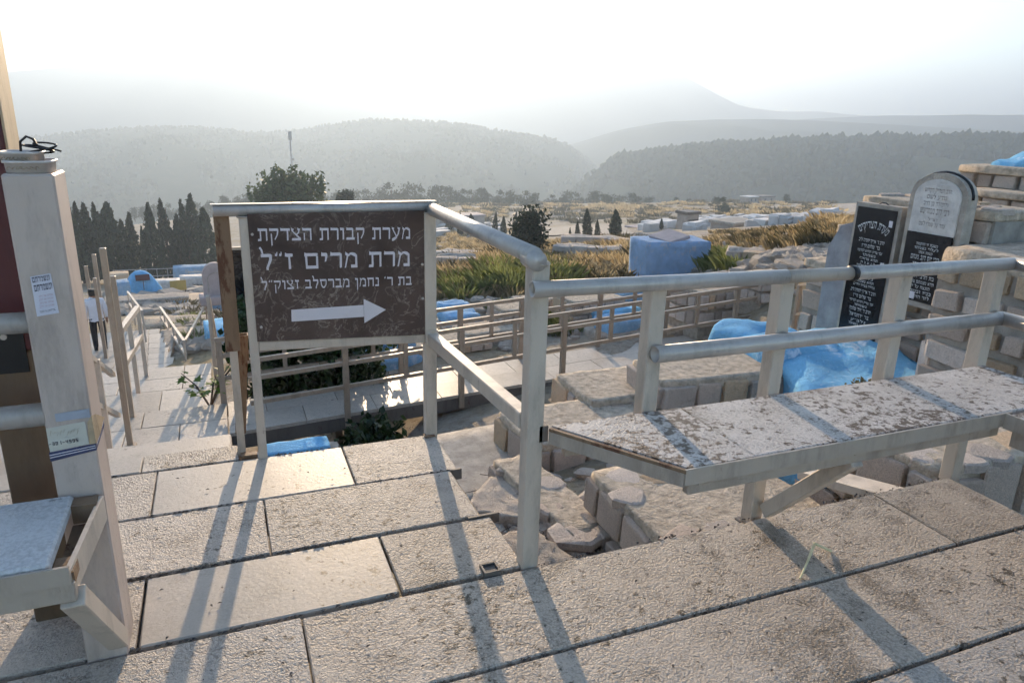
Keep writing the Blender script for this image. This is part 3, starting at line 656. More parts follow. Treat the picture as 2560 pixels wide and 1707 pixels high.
# ---- right-hand bench, its back rails and posts
SZ = .53
br = thing('bench_railing', 'grey pipe railing behind the right bench joined to the tall corner post', 'railing', (2., 2.03, 0))
POST0 = vpost(br, .905, 2.03, -.12, 1.085, .06, name='corner_post')
MB().tube((.889, 1.992, 1.088), (.889, 2.066, 1.088), .031, 18).build('post_cap', 'steel_pipe', br, True)
MB().tube((.868, 1.985, 1.003), (1.86, 1.988, .990), .0265, 18, .004).build('top_rail', 'steel_pipe', br, True)
MB().tube((1.86, 1.988, .990), (2.18, 1.989, .985), .0245, 18, .004).build('rail_sleeve', 'steel_seat', br, True)
MB().tube((2.18, 1.989, .985), (3.07, 1.992, .978), .0265, 18, .004).build('top_rail', 'steel_pipe', br, True)
MB().tube((2.165, 1.989, .985), (2.185, 1.989, .985), .030, 18).build('rail_clip', 'cable', br, True)
MB().tube((1.335, 1.985, .748), (3.07, 1.990, .742), .030, 18, .004).build('middle_rail', 'steel_pipe', br, True)
MB().tube((3.07, 1.992, .978), (3.12, .2, .972), .0265, 18).build('side_top_rail', 'steel_pipe', br, True)
MB().tube((3.07, 1.990, .742), (3.12, .2, .738), .030, 18).build('side_middle_rail', 'steel_pipe', br, True)
POST = {}
for x in (1.352, 1.905, 2.50): POST[x] = vpost(br, x, 2.045, -.12 if abs(x-1.905) < .01 else SZ-.10, .985, .060)
POST[3.05] = vpost(br, 3.05, 2.045, -.14, .975, .062)
for y in (1.2, .4): vpost(br, 3.10, y, -.12, .975, .06)
MB().box(.92, .952, 2.0, 2.045, .475, .532).build('seat_bracket', 'steel_dark', br)

b1 = thing('bench', 'long bench with lichen-spotted pale stone seat on a grey steel frame', 'bench', (2.1, 1.8, 0))
def poly_slab(poly, z0, z1, name, mat, parent):
    mb = MB(); mb.prism(poly, lambda u, v: (u, v, z1), lambda u, v: (u, v, z0)); return mb.build(name, mat, parent)
poly_slab([(.965, 2.0), (1.222, 1.592), (1.462, 1.592), (1.466, 2.0)], SZ-.028, SZ, 'seat_slab', 'slab_bench', b1)
for a, b_ in ((1.469, 2.402), (2.405, 3.04)): MB().cbox(a, b_, 1.592, 2.0, SZ-.028, SZ, .004).build('seat_slab', 'slab_bench', b1)
MB().bar((1.205, 1.583, SZ-.026), (2.62, 1.583, SZ-.026), .008, .052).build('seat_trim', 'steel_seat', b1)
MB().bar((.951, 1.985, SZ-.006), (1.208, 1.580, SZ-.006), .012, .011).build('end_trim', 'steel_rusty', b1)
MB().bar((.950, 1.985, SZ-.034), (1.205, 1.583, SZ-.034), .010, .044).build('end_trim_face', 'steel_seat', b1)
MB().bar((1.245, 1.628, SZ-.080), (2.62, 1.628, SZ-.080), .03, .055, b=.003).build('front_beam', 'steel_seat', b1)
MB().bar((1.0, 1.975, SZ-.070), (3.0, 1.975, SZ-.070), .03, .06).build('back_beam', 'steel_seat', b1)
for x in (1.30, 1.93, 2.48): MB().bar((x, 1.61, SZ-.055), (x, 1.98, SZ-.055), .04, .045).build('cross_bar', 'steel_seat', b1)
MB().bar((1.93, 1.992, .03), (1.93, 1.625, SZ-.10), .05, .055, (0, 1, 1), .004).build('brace', 'steel', b1)

b2 = thing('bench', 'dark-edged end bench turning toward the viewer at the right edge', 'bench', (2.8, .9, 0))
for a, b_ in ((.2, .9), (.904, 1.568)): MB().cbox(2.592, 3.05, a, b_, SZ-.028, SZ, .004).build('seat_slab', 'slab_bench', b2)
MB().bar((2.584, .2, SZ-.028), (2.584, 1.578, SZ-.028), .008, .058).build('seat_trim', 'steel_seat', b2)
MB().bar((2.61, .2, SZ-.088), (2.61, 1.55, SZ-.088), .03, .06).build('front_beam', 'steel_seat', b2)
for y in (.4, 1.2): MB().bar((2.62, y, SZ-.11), (3.02, y, .03), .05, .055, (1, 0, 1)).build('brace', 'steel', b2)

# ---- left pillar, tall post, left bench
pl = thing('pillar', 'pale painted square steel pillar with stickers at the left deck edge', 'pillar', (-.41, 2.07, 0))
MB().cbox(-.463, -.357, 2.0, 2.145, -.03, 1.352, .005).build('shaft', 'pillar_paint', pl)
FX = lambda u, v: (-.463+u, 1.9985, v)
def rect_on(name, mat, x0, z0, x1, z1, x2, z2, x3, z3, y=1.9985, parent=None):
    return MB().add([(x0, y, z0), (x1, y, z1), (x2, y, z2), (x3, y, z3)], [(0, 1, 2, 3)]).build(name, mat, parent or pl)
# world coordinates on the pillar face
nt_ = rect_on('notice', 'paper', -.4385, 1.013, -.391, 1.019, -.3955, 1.118, -.4385, 1.112)
def pput(x, z): return (x, 1.9972, z+.14*(x+.415))
nl = MB(); lay_text(nl, 'ונשמרתם', -.3985, 1.100, .0125, pput, .037); lay_text(nl, 'ונשמרתם', -.3965, 1.078, .015, pput, .038); nl.build('notice_heading', 'ink', nt_)
nl = MB()
for k in range(4): lay_text(nl, 'שמרנו את הלב', -.3975-.0003*k, 1.062-.0085*k, .0042, pput, .030)
nl.build('notice_text', 'ink_pink', nt_)
nl = MB(); lay_text(nl, 'את הרחוב נא לשמור', -.397, 1.024, .0045, pput, .034); nl.build('notice_text', 'ink', nt_)
rect_on('tape', 'tape_clear', -.437, .735, -.360, .738, -.360, .762, -.437, .757)
rect_on('torn_paper', 'label_cream', -.4615, .655, -.372, .664, -.3735, .728, -.4615, .720)
ph_ = rect_on('phone_label', 'label_cream', -.4615, .668, -.397, .672, -.399, .690, -.4615, .687, 1.9966)
# digits of the phone label
SEG = {'0': 'abcdef', '1': 'bc', '3': 'abgcd', '4': 'fgbc', '5': 'afgcd', '9': 'abcdfg', '-': 'g'}
def digits(mb, s, x, z, h, put):
    w = h*.55; t = h*.17
    for c in s:
        for g in SEG[c]:
            a = {'a': (0, h-t, w, h), 'd': (0, 0, w, t), 'g': (0, h/2-t/2, w, h/2+t/2), 'f': (0, h/2, t, h), 'e': (0, 0, t, h/2), 'b': (w-t, h/2, w, h), 'c': (w-t, 0, w, h/2)}[g]
            mb.add([put(x+a[0], z+a[1]), put(x+a[2], z+a[1]), put(x+a[2], z+a[3]), put(x+a[0], z+a[3])], [(0, 1, 2, 3)])
        x += w*1.45
digits((dg := MB()), '-301-4995', -.4605, .6735, .0095, lambda x, z: (x, 1.9955, z+.05*(x+.43))); dg.build('phone_number', 'ink', ph_)
wr = MB()
for k in range(9): wr.bar((-.455+k*.0075, 1.9966, .700+.004*math.sin(k*2.1)), (-.451+k*.0075, 1.9966, .709+.004*math.cos(k*1.7)), .0012, .0006)
wr.build('handwriting', 'brown_paper', pl)
tb = MB(); tb.add([(-.4635, 1.9968, .628), (-.3565, 1.9968, .645), (-.3555, 2.147, .652), (-.3555, 2.147, .684), (-.3565, 1.9968, .664), (-.4635, 1.9968, .654)], [(0, 1, 4, 5), (1, 2, 3, 4)])
tb_ = tb.build('printed_tape', 'tape_blue', pl)
tw = MB()
for k in range(2): tw.add([(-.4633, 1.9955, .645-.007*k), (-.3575, 1.9955, .6575-.006*k), (-.3575, 1.9955, .6595-.006*k), (-.4633, 1.9955, .6475-.007*k)], [(0, 1, 2, 3)])
tw.add([(-.3545, 2.0, .6595), (-.3545, 2.146, .668), (-.3545, 2.146, .6705), (-.3545, 2.0, .662)], [(0, 1, 2, 3)])
tw.build('tape_stripe', 'letter', tb_)
tp = MB(); tp.add([(-.372, 1.9966, .664), (-.3555, 1.9960, .664), (-.352, 2.06, .668), (-.3535, 2.15, .676), (-.3545, 2.04, .73), (-.3565, 1.9966, .742), (-.368, 1.9966, .725)], [(0, 1, 5, 6), (1, 2, 3, 4, 5)]); tp.build('torn_wrapper', 'brown_paper', pl)
# white plastic tubs and a coil of cable on the pillar
def tub(name, label, cx, cy, z, wx, wy, h, flare, parentless=True):
    t = thing(name, label, 'container', (cx, cy, z)); n = 28; mb = MB(); rows = []
    def ring(sx, sy, zz):
        out = []
        for i in range(n):
            a = 2*math.pi*i/n; c, s = math.cos(a), math.sin(a); e = .55
            out.append((cx+sx*math.copysign(abs(c)**e, c), cy+sy*math.copysign(abs(s)**e, s), zz))
        return out
    prof = [(wx, wy, 0), (wx*flare, wy*flare, h*.8), (wx*flare*1.07, wy*flare*1.07, h*.8), (wx*flare*1.07, wy*flare*1.07, h), (wx*flare*.97, wy*flare*.97, h), (wx*.95, wy*.95, .006)]
    vs = []
    for sx, sy, hz in prof: vs += ring(sx, sy, z+hz)
    fs = [(r*n+i, r*n+(i+1) % n, (r+1)*n+(i+1) % n, (r+1)*n+i) for r in range(len(prof)-1) for i in range(n)]+[tuple(range(n))[::-1], tuple(range((len(prof)-1)*n, len(prof)*n))]
    mb.add(vs, fs); mb.build('body', 'plastic_white', t, True)
    sw = MB()
    for k in range(7):
        a = cx-wx*.7+k*wx*.2; sw.path([(a+.004*math.cos(q*.9), cy-wy*1.06, z+h*.42+.0035*math.sin(q*1.1+k)) for q in range(6)], .0007, 4)
    sw.build('scroll_pattern', 'brown_paper', t)
    return t
tub('plastic_tub', 'lower white plastic tub lying on top of the pillar', -.412, 2.065, 1.353, .047, .058, .028, 1.04)
tub('plastic_tub', 'upper white plastic tub nested in another tub on the pillar', -.425, 2.06, 1.375, .040, .050, .026, 1.03)
cb = MB(); pts = []
for k in range(46):
    a = k*.42; pts.append((-.395+.030*math.cos(a)+.0006*k, 2.05+.028*math.sin(a*.93), 1.402+.011*math.sin(a*.55)+.0002*k))
cb.path(pts, .0024, 6); cb.path([(-.425, 2.05, 1.40), (-.423, 2.05, 1.422), (-.410, 2.052, 1.434), (-.397, 2.055, 1.428), (-.392, 2.06, 1.412), (-.385, 2.06, 1.405)], .003, 6)
tag(cb.build('cable_coil', 'cable', None, True), 'coil of thin black cable lying on the white tubs', 'cable')
tpst = thing('tall_post', 'tall dark maroon square post behind the pillar at the left edge', 'post', (-.565, 2.31, 0))
MB().cbox(-.635, -.497, 2.24, 2.38, .86, 3.2, .005).build('upper_shaft', 'post_maroon', tpst)
MB().cbox(-.633, -.499, 2.242, 2.378, -.03, .86, .005).build('lower_shaft', 'post_khaki', tpst)
MB().cbox(-.498, -.425, 2.25, 2.37, -.03, 1.30, .004).build('hidden_shade_block', 'post_khaki', tpst)  # added out of sight behind the pillar to keep sun off the left seat
MB().cbox(-.498, -.491, 2.245, 2.375, 1.38, 3.2, .002).build('sunlit_side', 'post_sunlit_tan', tpst)  # right face of the post, its sunlit tone painted as tan
MB().box(-.600, -.530, 2.236, 2.2405, .80, .94).build('hinge_plate', 'cable', tpst)
MB().tube((-.575, 2.23, .905), (-.575, 2.241, .905), .008, 12).build('bolt', 'steel_pipe', tpst)
lr = thing('bench_railing', 'two grey pipes running left from the pillar behind the shaded bench', 'railing', (-1.2, 2.03, 0))
MB().tube((-.462, 2.03, .992), (-2.6, 2.03, 1.0), .0265, 18).build('top_rail', 'steel_pipe', lr, True)
MB().tube((-.462, 2.03, .748), (-2.6, 2.03, .75), .030, 18).build('middle_rail', 'steel_pipe', lr, True)
for x in (-1.5, -2.5): vpost(lr, x, 2.06, -.1, 1.0)
b3 = thing('bench', 'shaded bench with pale stone seat on rusty steel frame beside the pillar', 'bench', (-1.2, 1.8, 0))
for a, b_ in ((-2.6, -1.5), (-1.497, -.425)): MB().cbox(a, b_, 1.66, 1.992, SZ-.03, SZ, .006).build('seat_slab', 'slab_pale', b3)
MB().bar((-2.6, 1.650, SZ-.030), (-.385, 1.650, SZ-.030), .008, .045).build('seat_trim', 'steel_seat', b3)
MB().bar((-2.6, 1.668, SZ-.078), (-.380, 1.668, SZ-.078), .03, .05, b=.003).build('front_beam', 'steel_seat', b3)
MB().bar((-.392, 1.655, SZ-.060), (-.362, 1.99, SZ-.050), .012, .07).build('end_angle', 'steel', b3)
MB().bar((-.425, 1.70, SZ-.047), (-.380, 1.70, SZ-.047), .07, .03).build('end_plate', 'steel_rusty', b3)
MB().bar((-.425, 1.965, SZ-.035), (-.368, 1.965, SZ-.035), .05, .05).build('end_plate', 'steel_rusty', b3)
MB().bar((-.43, 1.83, SZ-.075), (-.385, 1.83, SZ-.075), .25, .008).build('end_strip', 'steel_rusty', b3)
MB().bar((-.392, 1.672, SZ-.10), (-.376, 1.99, .06), .05, .05, (0, 1, 1), .003).build('brace', 'steel', b3)
MB().bar((-1.5, 1.70, SZ-.10), (-1.5, 1.99, .06), .05, .05, (0, 1, 1)).build('brace', 'steel', b3)

# ---- walkway fences
def walk_fence(label, off, xs, x0, x1, z_at, extra=()):
    f = thing('walkway_fence', label, 'fence', (3.5, wl(3.5, off), WZ))
    for x in xs: vpost(f, x, wl(x, off), WZ-.17, z_at(x)-.012, .066, 'steel_far', b=.003)
    for k, dz in enumerate((0, -.20, -.48)):
        MB().bar((x0, wl(x0, off), z_at(x0)+dz), (x1, wl(x1, off), z_at(x1)+dz), .042, .046).build(('top_rail', 'middle_rail', 'bottom_rail')[k], 'steel_far', f)
    for a, b_ in zip(xs, xs[1:]):
        x = (a+b_)/2; MB().bar((x, wl(x, off)+.002, z_at(x)-.02), (x, wl(x, off)+.002, z_at(x)-.47), .05, .04, (0, 1, 0)).build('baluster', 'steel_far', f)
    return f
zf = lambda x: -.985+.026*(x-1.2)
walk_fence('brown three-bar steel fence along the near side of the lower stone walkway', .0, (1.163, 2.60, 4.08, 5.6, 7.15), .12, 7.72, zf)
zb = lambda x: -.985+.026*(x-1.2)
walk_fence('brown three-bar steel fence along the far side of the lower stone walkway', .95, (-.16, 1.3, 2.05, 2.9, 3.85, 5.2, 6.5, 7.7), -.2, 7.72, zb)
cf = thing('fence_return', 'short brown steel fence closing the far end of the walkway', 'fence', (7.8, 8.6, WZ))
for dz, nm in ((0, 'top_rail'), (-.20, 'middle_rail'), (-.48, 'bottom_rail')):
    MB().bar((7.74, wl(7.7, .0), zf(7.7)+dz), (8.05, 7.7, zf(7.7)+dz-.12), .03, .032).build(nm, 'steel_far', cf)
vpost(cf, 7.74, wl(7.7, 0), WZ-.1, zf(7.7), .036, 'steel_far'); vpost(cf, 8.05, 7.7, WZ-.3, zf(7.7)-.12, .036, 'steel_far')
gf = thing('gate_frame', 'brown steel gate frame with slanting brace in front of the black plaque', 'gate', at(2050, 800, 9.))
p = at(2050, 706, 8.9); q = at(2078, 812, 8.6); zb_ = p.z-.75
MB().bar(p, (p.x, p.y, zb_), .05, .05, (0, 1, 0)).build('post', 'steel_far', gf); MB().bar(p, q, .05, .05, (0, 1, 0)).build('brace', 'steel_far', gf)
a = at(2062, 737, 8.6); b_ = at(2262, 729, 7.2)
MB().bar(a, b_, .035, .035).build('top_rail', 'steel_far', gf)
for k in (.25, .75):
    c = a.lerp(b_, k); MB().bar(c, (c.x, c.y, c.z-.6), .045, .045, (0, 1, 0)).build('post', 'steel_far', gf)
pa, pb = at(2000, 712, 9.4), at(2048, 706, 8.9)
MB().bar(pa, pb, .03, .03).build('link_rail', 'steel_far', gf); MB().bar(pa-Vector((0, 0, .38)), pb-Vector((0, 0, .34)), .03, .03).build('link_rail', 'steel_far', gf)
vpost(gf, pa.x, pa.y, pa.z-.75, pa.z, .05, 'steel_far')

# ---- stair rails and posts on the left
def rail_thing(name, label, cat, runs, posts, r=.022, mat='steel', group=None):
    p0 = posts[0] if posts else runs[0][0]
    t = thing(name, label, cat, (p0[0], p0[1], p0[2]), 0, group)
    for a, b_ in runs: MB().bar(a, b_, r*2, r*2).build('rail', mat, t)
    for x, y, z0, z1 in posts: vpost(t, x, y, z0, z1, .05, mat, b=.003)
    return t
rail_thing('stair_railing', 'two-bar steel railing down the left of the first stair flight', 'railing',
    [((-1.14, 3.9, .86), (-1.14, 7.74, -1.03)), ((-1.14, 3.9, .44), (-1.14, 7.70, -1.45))], [(-1.14, 3.9, -.2, .9), (-1.14, 5.8, -1.2, -.05), (-1.13, 6.9, -1.8, -.6)])
rail_thing('stair_railing', 'sunlit steel handrail going down beyond the landing just left of the rusty post', 'railing',
    [((-.268, 10.5, -.93), (-.275, 14.2, -2.97)), ((-.268, 10.5, -1.35), (-.275, 14.2, -3.38))], [(-.268, 10.5, -2.3, -.92), (-.27, 12.3, -3.0, -1.9), (-.275, 14.2, -3.9, -2.95)], .03)
rail_thing('stair_railing', 'sunlit steel railing along the left side of the first landing', 'railing',
    [((-1.2, 9.12, -.95), (-1.19, 10.9, -1.12)), ((-1.2, 9.12, -1.35), (-1.19, 10.9, -1.52))], [(-1.2, 9.12, -1.8, -.93), (-1.2, 9.9, -2.1, -1.0), (-1.19, 10.9, -2.2, -1.1)], .03)
a, b_ = Vector((-1.17, 19.5, -4.15)), at(400, 768, 27)
c, d = at(319, 730, 27), at(355, 778, 22)
rail_thing('stair_railing', 'long sunlit handrail falling away on the right of the lower landing', 'railing',
    [(a, b_), (a-Vector((0, 0, .35)), b_-Vector((0, 0, .35)))], [tuple(a.lerp(b_, k))[:2]+(a.lerp(b_, k).z-.9, a.lerp(b_, k).z) for k in (0, .2, .4, .6, .8, 1)], .035)
rail_thing('stair_railing', 'short sunlit handrail on the left of the lower landing', 'railing',
    [(c, d), (c-Vector((0, 0, .4)), d-Vector((0, 0, .4)))], [tuple(c.lerp(d, k))[:2]+(c.lerp(d, k).z-.9, c.lerp(d, k).z) for k in (0, .33, .66, 1)], .03)
e1, e2 = at(463, 852, 19.6), at(518, 754, 27)
rail_thing('stair_railing', 'shaded railing climbing right from the lower landing to the arched headstone', 'railing',
    [(e1, e2), (at(468, 908, 19.4), at(514, 857, 22))], [tuple(e1.lerp(e2, k))[:2]+(e1.lerp(e2, k).z-.85, e1.lerp(e2, k).z) for k in (.3, .6, .9)], .03, 'steel_far')
for sx, sy, D, h, w, lab in ((256, 620, 7.76, 2.04, .055, 'tall grey square post standing on the first landing'),
                        (281, 690, 8.6, 1.75, .055, 'darker slim post right behind the tall landing post'),
                        (234, 636, 24, 4.4, .11, 'slender distant pole just left of the tall landing post'),
                        (214, 665, 26, 4.2, .10, 'leftmost slender distant pole beside the pillar'),
                        (236, 695, 21, 3.2, .08, 'lowest slender pole near the walking man')):
    p = at(sx, sy, D); t = thing('pole', lab, 'pole', (p.x, p.y, p.z-h)); vpost(t, p.x, p.y, p.z-h, p.z, w, 'steel_far', 'shaft', .004); vpost(t, p.x, p.y, p.z-h-.25, p.z-h+.02, w*1.9, 'steel_far', 'foot', .004)

# ---- weld beads and base plates where the railing members meet
wr_ = random.Random(17)
def weld(parent, x, y, z, r, axis, mat='steel_seat'):
    n = 12; pts = []
    for i in range(n+1):
        a = 6.2832*i/n; j = r*(1+wr_.uniform(-.03, .05)); c_, s_ = j*math.cos(a), j*math.sin(a)
        pts.append((x+c_, y+s_, z) if axis == 'z' else ((x, y+c_, z+s_) if axis == 'x' else (x+c_, y, z+s_)))
    MB().path(pts, .0045, 5).build('weld', mat, parent, True)
for x in (1.352, 1.905, 2.50, 3.05):
    weld(POST[x], x, 2.025, .976, .030, 'z', 'steel_rusty'); weld(POST[x], x, 2.016, .745, .026, 'y')
weld(POST0, .905, 2.03, 1.075, .036, 'z'); weld(SP_, .872, 3.19, 1.09, .034, 'z'); weld(sf, .083, 3.19, 1.09, .024, 'z')
for x, y in ((.905, 2.03), (1.905, 2.045)): MB().cbox(x-.045, x+.045, y-.02, y+.045, -.05, -.042, .002).build('base_plate', 'steel_dark', POST0 if x < 1 else POST[1.905])
MB().cbox(.832, .886, 3.145, 3.186, .0035, .010, .002).build('base_plate', 'steel_rusty', SP_)
# ---------------------------------------------------------------- stones, tombs, walls
def onx(sx, sy, X):
    d = ray(sx, sy); t = X/d[0]; return Vector((X, d[1]*t, EYE+d[2]*t))
def lumpy(sx, sy, sz, n=5, rough=.04, e=.35, seed=0, freq=2.2):
    # rounded, uneven box centred on the origin, size sx * sy * sz
    bm = bmesh.new(); bmesh.ops.create_cube(bm, size=2.0); bmesh.ops.subdivide_edges(bm, edges=bm.edges[:], cuts=n-1, use_grid_fill=True)
    off = Vector((seed*3.7, seed*1.3, seed*7.1)); mn = min(sx, sy, sz)
    mb = MB()
    for v in bm.verts:
        p = v.co.copy(); k = (abs(p.x)**8+abs(p.y)**8+abs(p.z)**8)**(1/8); p = p*(1-e)+(p/k)*e*.97
        w = Vector((p.x*sx/2, p.y*sy/2, p.z*sz/2))
        nz = mnoise.noise_vector(w*freq/max(.3, mn*1.6)+off)+.5*mnoise.noise_vector(w*freq*2.3/max(.3, mn*1.6)+off)
        mb.v.append(tuple(w+nz*rough*min(1, mn*2.5)))
    mb.f = [tuple(v.index for v in f.verts) for f in bm.faces]; mb.m = [0]*len(mb.f); bm.free(); return mb
STONES = {}
_r = random.Random(21)
for mn in ('stone', 'stone_pale', 'stone_warm'):
    STONES[mn] = []
    for k in range(6):
        mb = MB(); mb.cbox(-.5, .5, -.5, .5, -.5, .5, .055, _r, .045); STONES[mn].append(mb.mesh('stone', mn))
FLAGS = []
for k in range(8):
    n = _r.choice((5, 6, 7, 8)); mb = MB(); ph = _r.uniform(0, 6); R = [_r.uniform(.36, .54) for _ in range(n)]; A = [ph+6.2832*(i+_r.uniform(-.22, .22))/n for i in range(n)]
    lo = [(R[i]*math.cos(A[i]), R[i]*math.sin(A[i])) for i in range(n)]; vs = [(x, y, -.5) for x, y in lo]+[(x, y, .36+_r.uniform(-.06, .06)) for x, y in lo]+[(x*.84, y*.84, .5+_r.uniform(-.07, .07)) for x, y in lo]+[(0, 0, .55)]
    fs = [(i, (i+1) % n, n+(i+1) % n, n+i) for i in range(n)]+[(n+i, n+(i+1) % n, 2*n+(i+1) % n, 2*n+i) for i in range(n)]+[(2*n+i, 2*n+(i+1) % n, 3*n) for i in range(n)]
    mb.add(vs, fs); FLAGS.append(mb.mesh('top_stone', ('stone_pale', 'stone', 'stone_warm')[k % 3 if k < 6 else 0]))
def pick_stone(): return _r.choice(STONES[_r.choices(('stone', 'stone_pale', 'stone_warm'), (6, 3, 2))[0]])
def course(parent, p0, u, n, length, z0, h, depth=.12, proud=.02, wr=(.14, .34), gap=.03, name='stone'):
    # a course of stones along u from p0 (parent space), faces looking along n
    u, n = Vector(u), Vector(n); x = .0; ang = math.atan2(u.y, u.x)
    while x < length-.05:
        w = _r.uniform(*wr)
        if length-x-w < wr[0]*.7: w = length-x
        hh = h*_r.uniform(.86, 1.02)
        c = Vector(p0)+u*(x+w/2)-n*(depth/2-proud-_r.uniform(-.012, .012))
        link_mesh(name, pick_stone(), parent, (c.x, c.y, z0+h/2), (_r.uniform(-.04, .04), _r.uniform(-.03, .03), ang), (max(.05, w-gap), depth, hh-gap))
        x += w
def rubble_tomb(label, x, y, z0, L, W, H, rz=0., courses=1, cap='stone_cap', capt=.10, group='rubble stone tombs on the slope', sides='fblr', seed=1, mort='mortar', wr=(.14, .32), flag=True, name='stone_tomb'):
    t = thing(name, label, 'tomb', (x, y, z0), rz, group)
    mb = MB(); mb.box(-L/2+.03, L/2-.03, -W/2+.03, W/2-.03, -.25, H-.02); o = link_mesh('core', mb.mesh('core', mort), t)
    ch = (H-.015)/courses
    for c in range(courses):
        zz = c*ch
        if 'f' in sides: course(t, (-L/2, -W/2, 0), (1, 0, 0), (0, -1, 0), L, zz, ch, wr=wr)
        if 'b' in sides: course(t, (L/2, W/2, 0), (-1, 0, 0), (0, 1, 0), L, zz, ch, wr=wr)
        if 'l' in sides: course(t, (-L/2, W/2, 0), (0, -1, 0), (-1, 0, 0), W, zz, ch, wr=wr)
        if 'r' in sides: course(t, (L/2, -W/2, 0), (0, 1, 0), (1, 0, 0), W, zz, ch, wr=wr)
    top = lumpy(L-.02, W-.02, .11, 12, .035, .25, seed, 4.5); link_mesh('top', top.mesh('top', cap, True), t, (0, 0, H-.042))
    if flag:   # flat stones bedded in the top
        pts = []
        for k in range(400):
            fx, fy, rr = _r.uniform(-L/2+.07, L/2-.07), _r.uniform(-W/2+.07, W/2-.07), _r.uniform(.10, .21)
            if all((fx-a)**2+(fy-b)**2 > ((rr+c)*.72)**2 for a, b, c in pts): pts.append((fx, fy, rr))
        for fx, fy, rr in pts:
            link_mesh('top_stone', _r.choice(FLAGS), t, (fx, fy, H-.012+_r.uniform(-.008, .008)), (_r.uniform(-.03, .03), _r.uniform(-.03, .03), _r.uniform(0, 6.3)), (rr*2.1, rr*1.95, .05))
    return t
rubble_tomb('low rubble tomb with rough stone top right below the bench corner', 2.42, 2.90, -.98, 1.06, 1.05, .49, 0, 2, 'stone_cap', .12, seed=2)
rubble_tomb('long kerb of rough blocks below the tall corner post', 1.80, 3.75, -1.02, .30, 1.1, .24, .10, 1, 'stone_cap', .06, seed=3)
rubble_tomb('squat rubble tomb with big end stones behind the corner post', 2.52, 4.74, -1.32, 1.15, .72, .55, .06, 2, 'stone_cap', .14, seed=4, flag=False)
rubble_tomb('block tomb of pale stones between corner post and first bench post', 3.20, 5.25, -1.22, 1.0, .75, .50, .02, 2, 'stone_cap', .14, seed=5, flag=False)
rubble_tomb('long tomb with smooth plaster top behind the bench rails', 4.16, 4.88, -1.02, 1.85, .62, .50, -.06, 2, 'stone_cap', .2, seed=6, mort='mortar_grey', flag=False)
rubble_tomb('large block tomb under the right end of the bench', 4.05, 2.75, -1.0, 1.5, 1.0, .82, -.03, 2, 'stone_cap', .12, seed=7, wr=(.2, .45))
rubble_tomb('flat paved tomb at the foot of the rubble tomb below the bench', 3.35, 3.55, -1.02, 1.1, .8, .22, .1, 1, 'stone_cap', .08, seed=8)
# loose stones and rubble in the pit beside the deck
pit = MB(); rr_ = random.Random(5)
for k in range(360):
    x, y = rr_.uniform(.95, 3.8), rr_.uniform(2.2, 6.0)
    s = rr_.uniform(.025, .085); t = MB().cbox(-s, s, -s*.8, s*.8, -s*.45, s*.45, s*.3, rr_, s*.2)
    Rz = Matrix.Rotation(rr_.uniform(0, 6.3), 3, 'Z') @ Matrix.Rotation(rr_.uniform(-.4, .4), 3, 'X'); z = tz(x, y)
    pit.add([Rz @ Vector(v)+Vector((x, y, z+s*.15)) for v in t.v], t.f)
tag(pit.build('loose_rubble', 'rock'), 'small loose stones scattered over the ground beside the deck', 'rubble', kind='stuff')
for k, (x, y, w, d, h, rz, lab) in enumerate(((1.36, 3.05, .52, .62, .16, .3, 'broad flat rock lying on the ground beside the deck slabs'), (1.55, 3.85, .5, .4, .12, .9, 'flat rock near the dry twigs below the corner post'), (2.1, 2.28, .75, .2, .14, .25, 'long yellowish rock along the deck edge'), (1.2, 2.45, .42, .36, .12, .8, 'rounded rock beside the corner post foot'))):
    m = lumpy(w, d, h, 12, .09, .35, 30+k, 4.); o = link_mesh('rock', m.mesh('rock', 'rock_warm' if k == 2 else 'rock', True), None, (x, y, tz(x, y)+h*.3+(.12 if k == 2 else 0)), (0, 0, rz)); tag(o, lab, 'rock', 'rocks beside the deck')
tag(link_mesh('path_slab', lumpy(1.5, 1.2, .12, 6, .015, .2, 44).mesh('path_slab', 'concrete', True), None, (1.75, 4.75, -1.07), (0, 0, .1)), 'smooth grey concrete patch in the shade behind the deck', 'slab')
# twigs and litter under the railing
tw = MB(); rr_ = random.Random(8)
for k in range(150):
    x = rr_.uniform(1.35, 1.75)+.1*(k % 3); y = rr_.uniform(2.6, 4.2); z = tz(x, y)+rr_.uniform(0, .06); a = rr_.uniform(0, 6.3); l = rr_.uniform(.08, .3)
    tw.path([(x, y, z), (x+l*.5*math.cos(a), y+l*.5*math.sin(a), z+rr_.uniform(0, .06)), (x+l*math.cos(a+.3), y+l*math.sin(a+.3), z)], .003, 4)
tag(tw.build('dry_twigs', 'twig'), 'tangle of dry twigs on the ground under the corner post', 'twigs', kind='stuff')
lt = MB()
for k in range(260):
    x = rr_.uniform(.4, 2.2); y = rr_.uniform(5.4, 6.9); z = tz(x, y)+rr_.uniform(.0, .05); s = rr_.uniform(.03, .09); a = rr_.uniform(0, 6.3)
    c, e = math.cos(a)*s, math.sin(a)*s; lt.add([(x-c, y-e, z), (x+e*.5, y-c*.5, z+s*.4), (x+c, y+e, z+s*.1), (x-e*.5, y+c*.5, z+s*.3)], [(0, 1, 2, 3)])
tag(lt.build('leaf_litter', 'leaf_litter'), 'brown dead leaves lying below the walkway', 'leaves', kind='stuff')
tag(MB().prism([(0, 0), (.05, .01), (.055, .075), (.01, .08)], lambda u, v: (1.93+u, 2.55+.4*v, -.88+v), lambda u, v: (1.93+u, 2.553+.4*v, -.879+v)).build('paper_scrap', 'letter'), 'crumpled white paper scrap among the twigs', 'litter')
